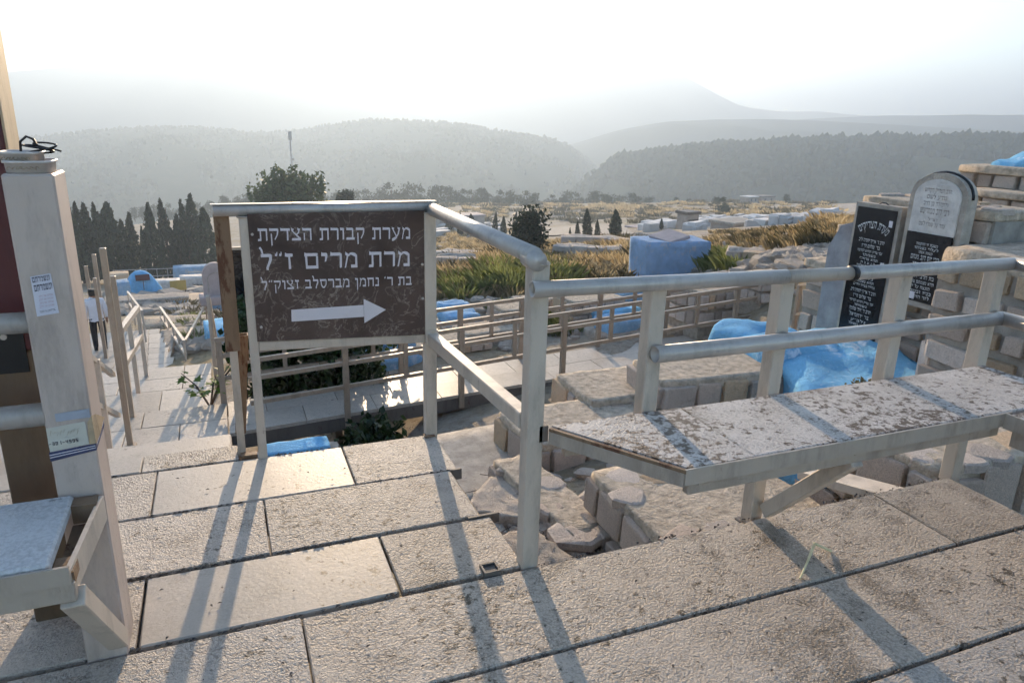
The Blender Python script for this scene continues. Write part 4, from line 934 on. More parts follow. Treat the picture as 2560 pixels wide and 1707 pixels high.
# the straw on the boards
st = MB(); a, b_, c = onz(2000, 1445, .004), onz(2036, 1358, .035), onz(2078, 1377, .004)
st.path([a, a.lerp(b_, .5)+Vector((.004, 0, .004)), b_], [.0035, .005, .006], 6); st.path([b_, c], [.006, .005], 6)
tag(st.build('straw', 'straw'), 'bent yellow straw lying on the deck boards', 'straw')
db = MB(); rr_ = random.Random(4)
for k in range(420):
    x, y = rr_.uniform(-.5, 2.9), rr_.uniform(.5, 3.15)
    if y > 2 and x > .84: continue
    s = rr_.uniform(.0015, .005); a = rr_.uniform(0, 6.3); c, e = math.cos(a)*s*1.8, math.sin(a)*s*1.8
    db.add([(x-c, y-e, .0045), (x+e*.5, y-c*.5, .0045+s*.5), (x+c, y+e, .005), (x-e*.5, y+c*.5, .0045+s*.7)], [(0, 1, 2, 3)])
for k in range(1500):   # grit caught in the joints
    y = rr_.choice((3.19, 2.79, 2.378, 2.006, 1.585, 1.175, .764)); x = rr_.uniform(-.6, .85 if y > 2.1 else 2.95); x += .0
    if mnoise.noise(Vector((x*2.2, y*5, 3.))) < -.05: continue
    s = rr_.uniform(.0018, .0055); y += rr_.uniform(-.006, .006); z = rr_.uniform(-.012, .001); db.add([(x-s*2, y-s, z), (x+s*2, y-s*.7, z+s), (x+s*1.7, y+s, z), (x-s, y+s*.6, z+s*1.2)], [(0, 1, 2, 3)])
tag(db.build('deck_litter', 'twig'), 'tiny dry leaf crumbs on the boards', 'litter', kind='stuff')

# ---- plaques and retaining walls on the right (faces look towards -X)
def wall_face(t, X, Ya, Yb, z0, z1, courses, wr=(.16, .42), depth=.16, mort='mortar_grey', gap=.045):
    # stones laid on the plane x = X between Ya > Yb
    mb = MB(); mb.box(X+.015, X+.5, Yb, Ya, z0, z1-.005); mb.build('core', mort, t)
    L = chain(t).translation; ch = (z1-z0)/courses
    for c in range(courses):
        course(t, (X-L.x, Ya-L.y, 0), (0, -1, 0), (-1, 0, 0), Ya-Yb, z0+c*ch-L.z, ch, depth, .035, wr, gap)
w1 = thing('retaining_wall', 'stone block wall carrying the two black plaques', 'wall', (5.7, 4.8, -.7))
wall_face(w1, 5.62, 5.72, 5.36, -.8, .16, 4, (.14, .3)); wall_face(w1, 5.60, 5.355, 5.12, -.8, .56, 5, (.12, .24)); wall_face(w1, 5.60, 5.115, 3.85, -.75, .86, 7, (.16, .36))
for (ya, yb, zt, sd) in ((5.115, 3.85, .86, 71), (5.355, 5.12, .56, 72), (5.72, 5.36, .16, 73)):
    link_mesh('coping', lumpy(.62, ya-yb+.03, .08, 9, .025, .2, sd, 4.).mesh('coping', 'stone_cap', True), w1, (5.88-5.7, (ya+yb)/2-4.8, zt+.015+.7))
    for q in range(int((ya-yb)*7)+1): link_mesh('coping_stone', _r.choice(FLAGS), w1, (_r.uniform(-.05, .35), yb+(q+.5)*(ya-yb)/(int((ya-yb)*7)+1)-4.8, zt+.05+.7), (0, 0, _r.uniform(0, 6)), (_r.uniform(.18, .30), _r.uniform(.16, .26), .05))
w2 = thing('stone_tomb', 'big block-built tomb with wide grey joints at the right edge behind the railing', 'tomb', (5.3, 3.0, -.7), 0, 'block-built walls at the right')
wall_face(w2, 5.02, 3.80, 2.0, -.62, .60, 6, (.18, .42), .2, gap=.05)
link_mesh('top', lumpy(1.0, 1.85, .14, 7, .04, .3, 61).mesh('top', 'stone_cap', True), w2, (.22, -.1, 1.31))
mb = MB(); course(w2, (-.28, .81, 0), (1, 0, 0), (0, 1, 0), .8, .1, .55, .1)
w3 = thing('stone_tomb', 'stepped block tomb rising above the arched plaque under a blue cover', 'tomb', (7., 4.6, 0), 0, 'block-built walls at the right')
def tier(X, sxl, syt, syb, courses, capz=.08, Yb=2.6):
    a = onx(sxl, syt, X); b_ = onx(sxl, syb, X); wall_face(w3, X, a.y, Yb, b_.z, a.z, courses, (.15, .30), .2, 'mortar_grey', .04)
    link_mesh('ledge', lumpy(1.3, a.y-Yb+.06, capz, 7, .03, .3, int(X*10)).mesh('ledge', 'stone_cap', True), w3, (X+.58-7., (a.y+Yb)/2-4.6, a.z+capz*.2))
tier(6.95, 2402, 424, 470, 1); tier(6.60, 2412, 482, 545, 1, .07); tier(6.25, 2400, 575, 640, 1, .07)
wall_face(w3, 6.05, onx(2380, 640, 6.05).y, 2.6, -.6, onx(2380, 640, 6.05).z, 3, (.2, .42), .2)
cv = onx(2535, 424, 7.0); tag(link_mesh('blue_cover', lumpy(.95, 1.15, .46, 10, .06, .95, 77).mesh('blue_cover', 'blue_wash', True), None, (cv.x+.62, cv.y-.14, cv.z-.09), (0, 0, .1)), 'bright blue painted mound on top of the stepped tomb', 'tomb')
hs = onx(2150, 560, 5.58); mb = MB(); mb.prism([(-.33, -.9), (.2, -.9), (.2, .40), (.02, .42), (-.2, .34), (-.32, .12)], lambda u, v: (5.50, 5.05-u, .28+v), lambda u, v: (5.58, 5.05-u, .28+v))
tag(mb.build('headstone', 'grey_stone'), 'worn pale grey headstone standing behind the left black plaque', 'headstone')

def plaque_frame(t, X, Yl, Yr, z0, z1, arch=0.):
    W = Yl-Yr; n = 14
    def outline(g):
        pts = [(-W/2-g, z0-g), (W/2+g, z0-g)]
        if arch:
            for i in range(n+1):
                a = math.pi*i/n; pts.append(((W/2+g)*math.cos(a), z1-arch+(arch+g)*math.sin(a)))
        else: pts += [(W/2+g, z1+g), (-W/2-g, z1+g)]
        return pts
    Yc = (Yl+Yr)/2
    return outline, Yc
pq = thing('plaque', 'tall black granite plaque with white Hebrew lines and arched heading, leaning at left', 'plaque', (5.4, 4.79, -.4))
ol, Yc = plaque_frame(pq, 5.4, 4.985, 4.565, -.40, .835)
fx = lambda X: (lambda u, v: (X, Yc-u, v))
MB().prism(ol(.035), fx(5.40), fx(5.50)).build('frame', 'concrete', pq); pnl = MB().prism(ol(0), fx(5.388), fx(5.41)).build('panel', 'black_granite', pq)
def tput(Yc, X, kx=1.): return lambda x, z: (X, Yc-x, z)
tx = MB(); X = 5.3865
# heading set on an arc
head = 'מערת הצדיקים'; R0 = .22; tot = text_width(head); k = .30/tot; h = .062; x = tot/2
for cch in head:
    w, polys = GL[cch]; x -= w
    for pgn in polys:
        pts = []
        for a, b_ in pgn:
            th = (x+a)*k/R0; rad = R0+b_*h; pts.append((X, Yc-rad*math.sin(th), .53+rad*math.cos(th)-R0+.13))
        tx.add(pts, [tuple(range(len(pts)))])
    x -= .11
lines1 = [('הרב ר׳ אריה יהודה ליב', .28, .028), ('בר׳ שלום הי״ו', .2, .028), ('זכר צדיק וקדוש לברכה'.replace('כ', 'ב').replace('ג', 'נ'), .27, .02), ('נשמתו', .14, .02), ('תהא צרורה', .2, .02), ('ת נ צ ב ה', .16, .018), ('הרב ר׳ דוד שלמה', .24, .03), ('בר׳ ירחמיאל', .22, .03), ('נלב״ע', .17, .02), ('תהא נשמתו', .2, .02), ('צרורה בצרור החיים', .24, .02)]
z = .56
for s, w, hh in lines1:
    lay_text(tx, s, w/2, z-hh, hh, tput(Yc, X), w); z -= hh*1.75
z = .10
for s, w, hh in lines1[:4]+lines1[6:10]: lay_text(tx, s, w/2, z-hh, hh, tput(Yc, X), w); z -= hh*1.8
tag(tx.build('lettering', 'white_letter', pnl), kind='stuff')
for a, z_ in ((.17, .72), (.155, .35)): MB().box(5.384, 5.3865, Yc-a-.018, Yc-a+.018, z_-.028, z_+.028).build('sticker', 'letter', pnl)
MB().path([(5.45, Yc+.04, .87), (5.45, Yc+.01, .885), (5.45, Yc-.03, .885), (5.45, Yc-.06, .87)], .006, 6).build('hook', 'cable', pq)
pa = thing('plaque', 'arch-topped plaque, pale upper half and black lower half with Hebrew lines', 'plaque', (5.35, 4.2, .1))
ol, Yc = plaque_frame(pa, 5.35, 4.40, 3.985, .135, 1.135, .14)
MB().prism(ol(.05), fx(5.37), fx(5.48)).build('frame', 'concrete', pa)
rim = MB(); n = 16
rim.path([(5.42, Yc-.262*math.cos(math.pi*i/n), .995+.195*math.sin(math.pi*i/n)) for i in range(n+1)], .012, 6); rim.build('rim', 'cable', pa, True)
up_ = MB().prism(ol(0), fx(5.358), fx(5.38)).build('upper_panel', 'white_stone', pa)
lo_ = MB().box(5.350, 5.372, 3.985, 4.40, .135, .70).build('lower_panel', 'black_granite', pa)
tx = MB(); z = 1.06
for s, w, hh in (('פה', 0, 0),)[:0]+(('הרב הצדיק הקדוש', .24, .03), ('נודע לשם', .18, .03), ('ולתהלה בן הרב', .22, .03), ('רבי דוב ממזריטש', .26, .045), ('זצ״ל', .09, .02), ('עמד על שמרו לשם', .24, .03)):
    lay_text(tx, s.replace('כ', 'ב'), w/2, z-hh, hh, tput(Yc, 5.3565), w); z -= hh*1.75
tag(tx.build('lettering', 'grey_letter', up_), kind='stuff')
tx = MB(); z = .62
for s, w, hh in (('מצבת זו הוקמה', .2, .02), ('לעלוי נשמתו', .22, .02), ('ונשמת אשתו', .13, .02), ('רבי יוסף דוב מנחם', .26, .036), ('שמואל צבי', .2, .036), ('מרת חוה', .13, .022), ('בת הרב יהודה', .24, .028), ('תהא נשמתם צרורה', .26, .024), ('הונצח על ידי', .2, .024), ('בניו ובנותיו', .24, .024), ('לזכר הוריהם', .22, .024)):
    lay_text(tx, ''.join(ch for ch in s if ch in GL), w/2, z-hh, hh, tput(Yc, 5.3485), w); z -= hh*1.7
tag(tx.build('lettering', 'white_letter', lo_), kind='stuff')
for a, z_ in ((-.175, .22), (-.05, .18)): MB().box(5.346, 5.3485, Yc-a-.022, Yc-a+.022, z_-.03, z_+.03).build('sticker', 'letter', lo_)

# ---- blue painted tombs
def blue_tomb(label, sx, sy, D, L, W, H, rz, mat='blue_paint', seed=0, steps=1, group='blue painted tombs', rough=.05, dz=0., worn_base=True):
    if D > 7:
        p = ground_at(sx, sy, 9.3); s = math.hypot(p.x, p.y)/D; L, W, H = L*s, W*s, H*s; p.z += .02
    else: p = at(sx, sy, D)
    t = thing('blue_tomb', label, 'tomb', (p.x, p.y, p.z+dz), rz, group)
    h = H/steps
    for k in range(steps):
        f = 1-.22*k
        m = lumpy(L*f, W*f, h+(.25 if k == 0 else .02), 7, rough, .3, seed+k*5); link_mesh(('body', 'upper_tier')[min(k, 1)], m.mesh('body', mat, True), t, (0, .1*W*k, k*h+h/2-(.125 if k == 0 else 0)))
    if worn_base:
        m = lumpy(L+.22, W+.22, .3, 6, .03, .2, seed+40); link_mesh('plinth', m.mesh('plinth', 'concrete', True), t, (0, 0, -.14))
    return t
blue_tomb('bright blue slab tomb below the near end of the walkway', 738, 1128, 6.0, .60, .26, .12, .0, 'blue_fresh', 1, 1, rough=.015, dz=-.06)
blue_tomb('blue two-tier tomb seen below the sign panel between fence posts', 985, 906, 11.2, .72, .9, .36, .15, 'blue_paint', 2, 2)
blue_tomb('smaller blue tomb beside the green shrub below the sign', 848, 918, 11.0, .50, .7, .30, .1, 'blue_paint', 3, 1)
blue_tomb('low blue slab tomb at the end of a short fence right of the sign', 1130, 778, 15.5, .68, .5, .17, .1, 'blue_paint', 4)
blue_tomb('blue lumpy slab tomb just below another slab right of the sign', 1150, 808, 14.0, .75, .5, .18, .1, 'blue_paint', 5)
blue_tomb('blue tomb with white-dusted top behind the walkway fence', 1532, 802, 13.2, .92, .55, .22, .12, 'blue_wash', 6)
blue_tomb('lower blue slab tomb in front of the white-dusted one', 1556, 828, 12.4, .95, .5, .20, .12, 'blue_paint', 7)
blue_tomb('upright pale blue box tomb behind the walkway fence', 1566, 757, 14.5, .50, .45, .27, .1, 'blue_paint', 8)
blue_tomb('blue tomb partly hidden by the rusty end post', 545, 862, 13., .36, .8, .35, .1, 'blue_wash', 9, 1)
blue_tomb('small blue tomb below the pink headstone', 556, 785, 30, .8, .8, .55, .1, 'blue_pale', 10, 1)
# big draped-looking blue tomb by the plaques
p = Vector((4.92, 4.36, -.78)); t = thing('blue_tomb', 'large bright blue lumpy tomb with white patches in front of the plaques', 'tomb', p, 0, 'blue painted tombs')
link_mesh('body', lumpy(1.15, 1.7, .62, 14, .06, .75, 90, 3.).mesh('body', 'blue_wash', True), t, (-.02, -.05, .08), (.10, -.06, -.45))
link_mesh('head_end', lumpy(.75, .6, .5, 12, .05, .8, 91, 3.).mesh('head_end', 'blue_wash', True), t, (-.16, .55, .18), (0, 0, -.3))
q = Vector((5.05, 5.4, -.98)); t = thing('blue_tomb', 'rounded bright blue tomb end behind the larger lumpy blue tomb', 'tomb', q, 0, 'blue painted tombs')
link_mesh('body', lumpy(.66, .8, .62, 10, .07, .9, 92).mesh('body', 'blue_fresh', True), t, (-.1, .2, .24))
t = thing('blue_tomb', 'low blue tomb showing under the right bench', 'tomb', (3.72, 3.28, -.6), 0, 'blue painted tombs')
link_mesh('body', lumpy(.9, .5, .3, 7, .06, .5, 93).mesh('body', 'blue_fresh', True), t, (0, 0, 0), (0, 0, .2))
sandt = link_mesh('earth_bed', lumpy(.75, 1.7, .2, 8, .05, .4, 94).mesh('earth_bed', 'brown_paper', True), None, (5.5, 3.2, -.62), (0, 0, -.1)); tag(sandt, 'brown earth bed between the lumpy blue tomb and block tomb', 'grave')
# tall blue block with a slab propped on it
p = ground_at(1640, 694, 13.); kk = math.hypot(p.x, p.y)/21.5; q_ = at(1668, 690, 21.5*kk); p = Vector((q_.x, q_.y, p.z)); t = thing('blue_tomb', 'tall faded blue block tomb with a stone slab leaning on top', 'tomb', (p.x, p.y, p.z), -.12, 'blue painted tombs')
t.scale = (kk, kk, kk); mb = lumpy(2.0, 1.25, 2.1, 12, .025, .12, 333); link_mesh('body', mb.mesh('body', 'blue_dull', True), t, (0, 0, .12))
mb = MB().cbox(-.40, .40, -.45, .45, -.05, .05, .015, random.Random(4), .01); link_mesh('slab', mb.mesh('slab', 'pink_stone'), t, (-.05, 0, 1.22), (.10, -.18, .3))
# ---- stone box tombs and rubble beyond the walkway
fr_ = random.Random(31)
specs = [(1470, 800, 14.5, 1.25, .8, .50, .1, 'pale box tomb with slots behind the walkway fence, left of two', 2), (1800, 798, 12.8, 1.7, .9, .62, .05, 'pale box tomb with cracked end behind the walkway fence, right of two', 2),
         (1350, 800, 14.5, .7, .6, .45, .3, 'small block tomb beside the slotted box tomb', 2), (1290, 815, 13.5, .9, .7, .40, .1, 'tilted block tomb behind the tall corner post', 1),
         (1230, 850, 12.3, 1.3, .7, .22, .1, 'flat stone tomb by the grass tuft behind the fence', 1), (1640, 848, 11.2, 1.2, .6, .15, .1, 'low flat tomb against the walkway at centre right', 1),
         (1910, 752, 12.2, .8, .6, .40, .1, 'square block tomb near the end of the walkway', 2), (1120, 872, 11.3, 1.3, .7, .16, .1, 'sunken flat tomb below the walkway fence right of the sign', 1)]
for k, (sx, sy, D, L, W, H, rz, lab, cs) in enumerate(specs):
    p = ground_at(sx, sy, 9.3); s = math.hypot(p.x, p.y)/D; L, W, H = L*s, W*s, H*s; rubble_tomb(lab, p.x, p.y, p.z, L, W, H, rz, cs, 'stone_cap', min(.1, H*.4), 'stone tombs behind the walkway', 'fl', 50+k, flag=False)
# terraces of stones further up the slope
for k, (sx0, sx1, sy, D, h) in enumerate(((1085, 1215, 648, 30, .35), (1090, 1190, 676, 24, .45), (1380, 1560, 640, 25, .4), (1810, 2000, 660, 17, .35), (1080, 1170, 720, 19, .25), (1400, 1640, 612, 31, .4))):
    a, b_ = at(sx0, sy, D), at(sx1, sy-4, D); t = thing('terrace_wall', ('low dry-stone terrace edge at upper left of the grass', 'weathered stone kerb in the dry grass', 'stone terrace edge left of the tall blue block', 'rubble terrace right of the tall blue block', 'short white stone kerb at the grass foot', 'far stone terrace behind the golden grass')[k], 'wall', (a.x, a.y, a.z), math.atan2(b_.y-a.y, b_.x-a.x), 'stone terraces on the slope')
    L = (b_-a).length; course(t, (0, 0, 0), (1, 0, 0), (0, -1, 0), L, 0, h, .35, .05, (.35, .8)); link_mesh('core', lumpy(L, .9, h+.5, 8, .12, .4, 80+k).mesh('core', 'rubble', True), t, (L/2, .5, h/2-.3))
rb = MB()
def rub(n, sx, sy, smin, smax, d0=8.):
    for k in range(n):
        p = ground_at(fr_.uniform(*sx), fr_.uniform(*sy), d0); s = fr_.uniform(smin, smax)*(1 if p.length < 40 else 1.6)
        t = MB().cbox(-s, s, -s*.85, s*.85, -s*.45, s*.45, s*.26, fr_, s*.10); Rz = Matrix.Rotation(fr_.uniform(0, 6.3), 3, 'Z') @ Matrix.Rotation(fr_.uniform(-.25, .25), 3, 'X')
        rb.add([Rz @ Vector(v)+p+Vector((0, 0, s*.2)) for v in t.v], t.f)
rub(330, (1780, 2100), (605, 680), .04, .17); rub(110, (1090, 1330), (700, 880), .04, .16); rub(90, (1330, 1800), (700, 860), .04, .15); rub(220, (400, 560), (720, 880), .08, .35, 20.); rub(120, (280, 500), (735, 790), .12, .4, 25.); rub(120, (1080, 2000), (590, 690), .08, .28, 15.)
tag(rb.build('rubble', 'rock'), 'rubble and broken stones spread over the cemetery slope', 'rubble', kind='stuff')
# ---------------------------------------------------------------- foliage
def quads_mesh(name, pos, nrm_rand, size, mat, rs, aspect=.6, up=None):
    # one small leaf-like quad per point
    n = len(pos); a = rs.normal(size=(n, 3)); 
    if up is not None: a = a*.5+np.array(up)
    a /= np.linalg.norm(a, axis=1)[:, None]
    b = rs.normal(size=(n, 3)); b -= a*(a*b).sum(1)[:, None]; b /= np.linalg.norm(b, axis=1)[:, None]
    s = (size*rs.uniform(.6, 1.4, n))[:, None] if np.isscalar(size) else (size*rs.uniform(.6, 1.4, n))[:, None]
    c = np.cross(a, b)
    V = np.stack([pos-a*s, pos+b*s*aspect+c*s*.15, pos+a*s, pos-b*s*aspect+c*s*.15], 1).reshape(-1, 3)
    me = bpy.data.meshes.new(name); me.vertices.add(4*n); me.vertices.foreach_set('co', V.ravel().astype(np.float32))
    me.loops.add(4*n); me.loops.foreach_set('vertex_index', np.arange(4*n, dtype=np.int32))
    me.polygons.add(n); me.polygons.foreach_set('loop_start', np.arange(0, 4*n, 4, dtype=np.int32)); me.polygons.foreach_set('loop_total', np.full(n, 4, np.int32))
    me.materials.append(M[mat]); me.update(calc_edges=True); return me
def trunk_mesh(h, r, seed, limbs=5, spread=.5, top=.8, mat='bark'):
    rr = random.Random(seed); mb = MB(); pts = [Vector((0, 0, -.4))]
    for k in range(1, 6): pts.append(Vector((rr.uniform(-.06, .06)*h*.3, rr.uniform(-.06, .06)*h*.3, h*top*k/5)))
    mb.path(pts, [r*(1.25-.2*k) for k in range(6)], 7)
    for k in range(limbs):
        f = rr.uniform(.35, .9); p = pts[int(f*5)]; a = rr.uniform(0, 6.3); l = h*spread*rr.uniform(.5, 1)*(1.1-f)
        mb.path([p, p+Vector((math.cos(a)*l*.5, math.sin(a)*l*.5, l*.35)), p+Vector((math.cos(a)*l, math.sin(a)*l, l*.75))], [r*.5, r*.3, r*.12], 5)
    return mb.mesh('trunk', mat, True)
def cypress_mesh(h, w, seed, n=1500):
    rs = np.random.RandomState(seed); t = rs.beta(1.1, 1.25, n); z = h*(.05+.95*t)
    prof = np.interp(t, [0, .12, .3, .6, .85, 1], [.55, .9, 1, .72, .33, .04])*w/2
    a = rs.uniform(0, 2*np.pi, n); lob = 1+.16*np.sin(a*3+t*7+seed)+.10*np.sin(a*5-t*13)
    rad = prof*lob*np.sqrt(rs.uniform(.25, 1., n)); bend = .03*h*np.sin(t*2.2+seed)*t
    P = np.c_[np.cos(a)*rad+bend, np.sin(a)*rad, z]
    return quads_mesh('crown', P, None, w*.12, 'leaf_cypress', rs, .45, (0, 0, 1.2))
def crown_mesh(w, h, seed, n, leaf, mat, lobes=9, flat=.75, gap=.3):
    # leaf clumps gathered in uneven lobes, gaps left between them
    rs = np.random.RandomState(seed); P = []
    for k in range(lobes):
        a = rs.uniform(0, 2*np.pi); rr = rs.uniform(.05, .62)*w/2; zz = rs.uniform(.25, .85)*h
        c = np.array([math.cos(a)*rr, math.sin(a)*rr, zz]); R = w*rs.uniform(.16, .30)
        m = n//lobes; d = rs.normal(size=(m, 3)); d /= np.linalg.norm(d, axis=1)[:, None]
        d *= (rs.uniform(0, 1, m)**.33)[:, None]*R*np.array([1, 1, flat]); d *= (1+gap*np.sin(d[:, :1]*9/R+k)); P.append(c+d)
    return quads_mesh('crown', np.concatenate(P), None, leaf, mat, rs, .55)
def tree(name, label, cat, p, crown, trunk, group, rz=0., sc=1., crown_z=0.):
    t = thing(name, label, cat, p, rz, group); t.scale = (sc, sc, sc)
    if trunk: link_mesh('trunk', trunk, t)
    link_mesh('crown', crown, t, (0, 0, crown_z)); return t
CYP = [(cypress_mesh(8.5, w, 100+k), trunk_mesh(8.5, .14, 200+k, 0, 0, .9)) for k, w in enumerate((1.7, 1.9, 2.3, 1.5, 2.0))]
def cyp(sx, sy_top, sy_base, D, k, label, group, wide=1.):
    p = at(sx, sy_base, D)
    if sx > 1000: p = ground_at(sx, sy_base, 55.); D = math.hypot(p.x, p.y)
    top = at(sx, sy_top, D); t = tree('cypress_tree', label, 'cypress', (p.x, p.y, p.z), CYP[k][0], CYP[k][1], group, k*1.3+sx)
    s = (top.z-p.z)/8.5; w_ = s*wide*random.Random(sx).uniform(.75, 1.3); t.scale = (w_, w_, s); return t
row_left = [(196, 520, 2), (213, 506, 1), (241, 508, 0), (267, 506, 0), (289, 506, 2), (330, 548, 0), (347, 532, 1), (372, 565, 3), (393, 508, 1), (430, 497, 0), (458, 535, 2), (480, 500, 3), (495, 485, 0), (520, 520, 1)]
ordn = ('first', 'second', 'third', 'fourth', 'fifth', 'sixth', 'seventh', 'eighth', 'ninth', 'tenth', 'eleventh', 'twelfth', 'thirteenth', 'fourteenth', 'fifteenth', 'sixteenth')
vis = sorted([r for r in row_left if 180 < r[0] < 530])
for sx, sy, k in row_left:
    if (sx, sy, k) in vis: lab = 'dark cypress, %s from the left in the row behind the blue dome' % ordn[vis.index((sx, sy, k))]
    else: lab = 'dark cypress of the left row hidden behind the pillar or rusty end post'
    cyp(sx, sy, 708, 70+(sx % 7), k, lab, 'cypress row at left', 1.15)
mid = [(1098, 540, 572, 105, 0), (1123, 525, 580, 100, 2), (1150, 532, 590, 98, 1), (1178, 535, 592, 96, 2), (1237, 530, 588, 108, 0), (1259, 540, 590, 112, 1), (1287, 530, 588, 110, 3), (1308, 524, 590, 106, 0), (1424, 568, 602, 100, 0), (1442, 552, 605, 100, 3), (1467, 521, 600, 96, 0), (1492, 548, 600, 100, 3), (1536, 524, 598, 92, 2), (1653, 546, 575, 120, 1)]
for i, (sx, st_, sb, D, k) in enumerate(mid):
    cyp(sx, st_, sb, D, k, 'small distant cypress, %s from the left right of the sign' % ordn[i], 'cypresses in the lower cemetery', 1.55 if i < 9 else 1.45)

PINE = [(crown_mesh(8.5, 7.5, 300+k, 700, .42, 'leaf_far', 9), trunk_mesh(7, .2, 310+k, 3)) for k in range(4)]
pines = []
rp = random.Random(12); x = 560
heights = lambda sx: np.interp(sx, [560, 700, 900, 1000, 1100, 1250, 1400, 1500, 1640], [478, 480, 470, 448, 458, 466, 470, 472, 482])
while x < 1650:
    top = heights(x)+rp.uniform(-4, 9); pines.append((x, top)); x += rp.uniform(24, 44)
for i, (sx, sy) in enumerate(pines):
    D = 232+rp.uniform(-12, 14); p = at(sx, 512, D); top = at(sx, sy, D); k = rp.randrange(4)
    s = (top.z-p.z)/7.6; lab = 'hazy round-crowned pine in the far row, number %d counting from the left' % (i+1)
    lab = 'hazy pine in the far tree row, %s of its line from the left' % (ordn[i] if i < 16 else ('%dth' % (i+1)))
    t = tree('pine_tree', lab, 'pine', (p.x, p.y, p.z-1), PINE[k][0], PINE[k][1], 'far pine row', rp.uniform(0, 6), 1); t.scale = (s*1.15, s*1.15, s*1.05)
# second, fainter belt behind the cypresses
for i in range(16):
    sx = 330+i*34+rp.uniform(-8, 8); D = 262; p = at(sx, 545, D); top = at(sx, np.interp(sx, [200, 330, 450, 560, 900], [520, 508, 503, 488, 480])+rp.uniform(-5, 6), D); k = rp.randrange(4); s = (top.z-p.z)/7.6
    t = tree('pine_tree', 'faint pine of the belt behind the cypresses, %s from the left' % ordn[i], 'pine', (p.x, p.y, p.z-1), PINE[k][0], PINE[k][1], 'faint pine belt', rp.uniform(0, 6), 1); t.scale = (s*.85, s*.85, s*1.05)
for sx, st_, sb, D, lab in ((1792, 485, 508, 190, 'round distant bush on the plain left of the gravel lot'), (1810, 487, 530, 150, 'dark round tree beside the track on the plain'), (1965, 480, 502, 215, 'small tree near the far buildings'), (1720, 492, 506, 210, 'low distant bush beyond the track'), (1690, 488, 508, 225, 'low bush at the right end of the far pines'), (1760, 494, 508, 215, 'tiny distant bush on the plain edge')):
    p = at(sx, sb, D); top = at(sx, st_, D); s = (top.z-p.z)/7.4; k = rp.randrange(4)
    tree('bush', lab, 'bush', (p.x, p.y, p.z-.6), PINE[k][0], PINE[k][1], 'bushes on the plain', 0, s*1.05)
# big pine behind the sign and its small neighbour
p = at(735, 640, 62); top = at(735, 424, 62); H = top.z-p.z
bp = crown_mesh(6.6, 5.2, 41, 9000, .20, 'leaf_pine', 22, .7)
tree('pine_tree', 'broad leafy pine rising behind the sign below the mast', 'pine', (p.x, p.y, p.z), bp, trunk_mesh(H, .28, 42, 9, .5), 'near trees', 0, 1, H-5.0)
p = at(868, 630, 80); top = at(870, 464, 80); H = top.z-p.z
tree('pine_tree', 'small ragged conifer behind the sign right of the broad pine', 'pine', (p.x, p.y, p.z), crown_mesh(2.6, 4.2, 45, 2600, .17, 'leaf_bush', 12, 1.1), trunk_mesh(H, .16, 46, 6, .3), 'near trees', 0, 1, H-4.0)
# dark bush right of the sign with bare twigs under it
p = ground_at(1318, 655, 20); D = math.hypot(p.x, p.y); k = D/FPX
t = tree('bush', 'dark rounded bush with bare stems on the slope right of the sign', 'bush', (p.x, p.y, p.z), crown_mesh(104*k, 112*k, 51, 3000, .075, 'leaf_bush', 26, .95, .6), None, 'bushes on the slope', 0, 1, 20*k)
mb = MB(); rr_ = random.Random(6)
for q in range(46):
    a = rr_.uniform(0, 6.3); l = rr_.uniform(.5, 1.25); b_ = rr_.uniform(.15, .55)
    p0 = Vector((0, 0, -.1)); p1 = Vector((math.cos(a)*b_*.5, math.sin(a)*b_*.5, l*.5)); p2 = Vector((math.cos(a)*b_*1.3, math.sin(a)*b_*1.3, l)); mb.path([p0, p1, p2], [.022, .014, .005], 5)
    for w_ in range(3):
        c = p1.lerp(p2, rr_.random()); d = Vector((rr_.uniform(-.3, .3), rr_.uniform(-.3, .3), rr_.uniform(.05, .35))); mb.path([c, c+d*.6, c+d], [.006, .004, .002], 4)
link_mesh('stems', mb.mesh('stems', 'twig'), t)
# green shrub behind the sign and under the walkway, fig plant by the landing
def shrub(name, label, p, w, h, seed, n, leaf, mat, group):
    t = thing(name, label, 'shrub', p, 0, group); link_mesh('crown', crown_mesh(w, h, seed, n, leaf, mat, 18, .8), t, (0, 0, 0)); link_mesh('trunk', trunk_mesh(h*.8, .03, seed, 7, .6, .8, 'twig'), t); return t
shrub('shrub', 'dense dark green shrub growing through the walkway fence below the sign', (1.15, 9.45, -2.6), 2.3, 2.0, 61, 9000, .055, 'leaf_shrub', 'shrubs by the walkway')
shrub('shrub', 'dark shrub left part overlapping the walkway behind the sign legs', (.62, 9.35, -2.5), 1.1, 2.0, 62, 5000, .055, 'leaf_shrub', 'shrubs by the walkway')
shrub('shrub', 'dark glossy shrub in the shade under the walkway', (1.32, 7.25, -2.2), .85, 0.5, 63, 3200, .05, 'leaf_shrub', 'shrubs by the walkway')
shrub('shrub', 'dark foliage behind the narrow gap left of the sign panel', (.08, 8.9, -1.8), .45, 1.25, 64, 2200, .05, 'leaf_shrub', 'shrubs by the walkway')
fg = thing('fig_plant', 'small bright green fig sapling by the landing post', 'plant', (-.32, 8.8, -1.85)); rr_ = random.Random(9); mb = MB(); lf = MB()
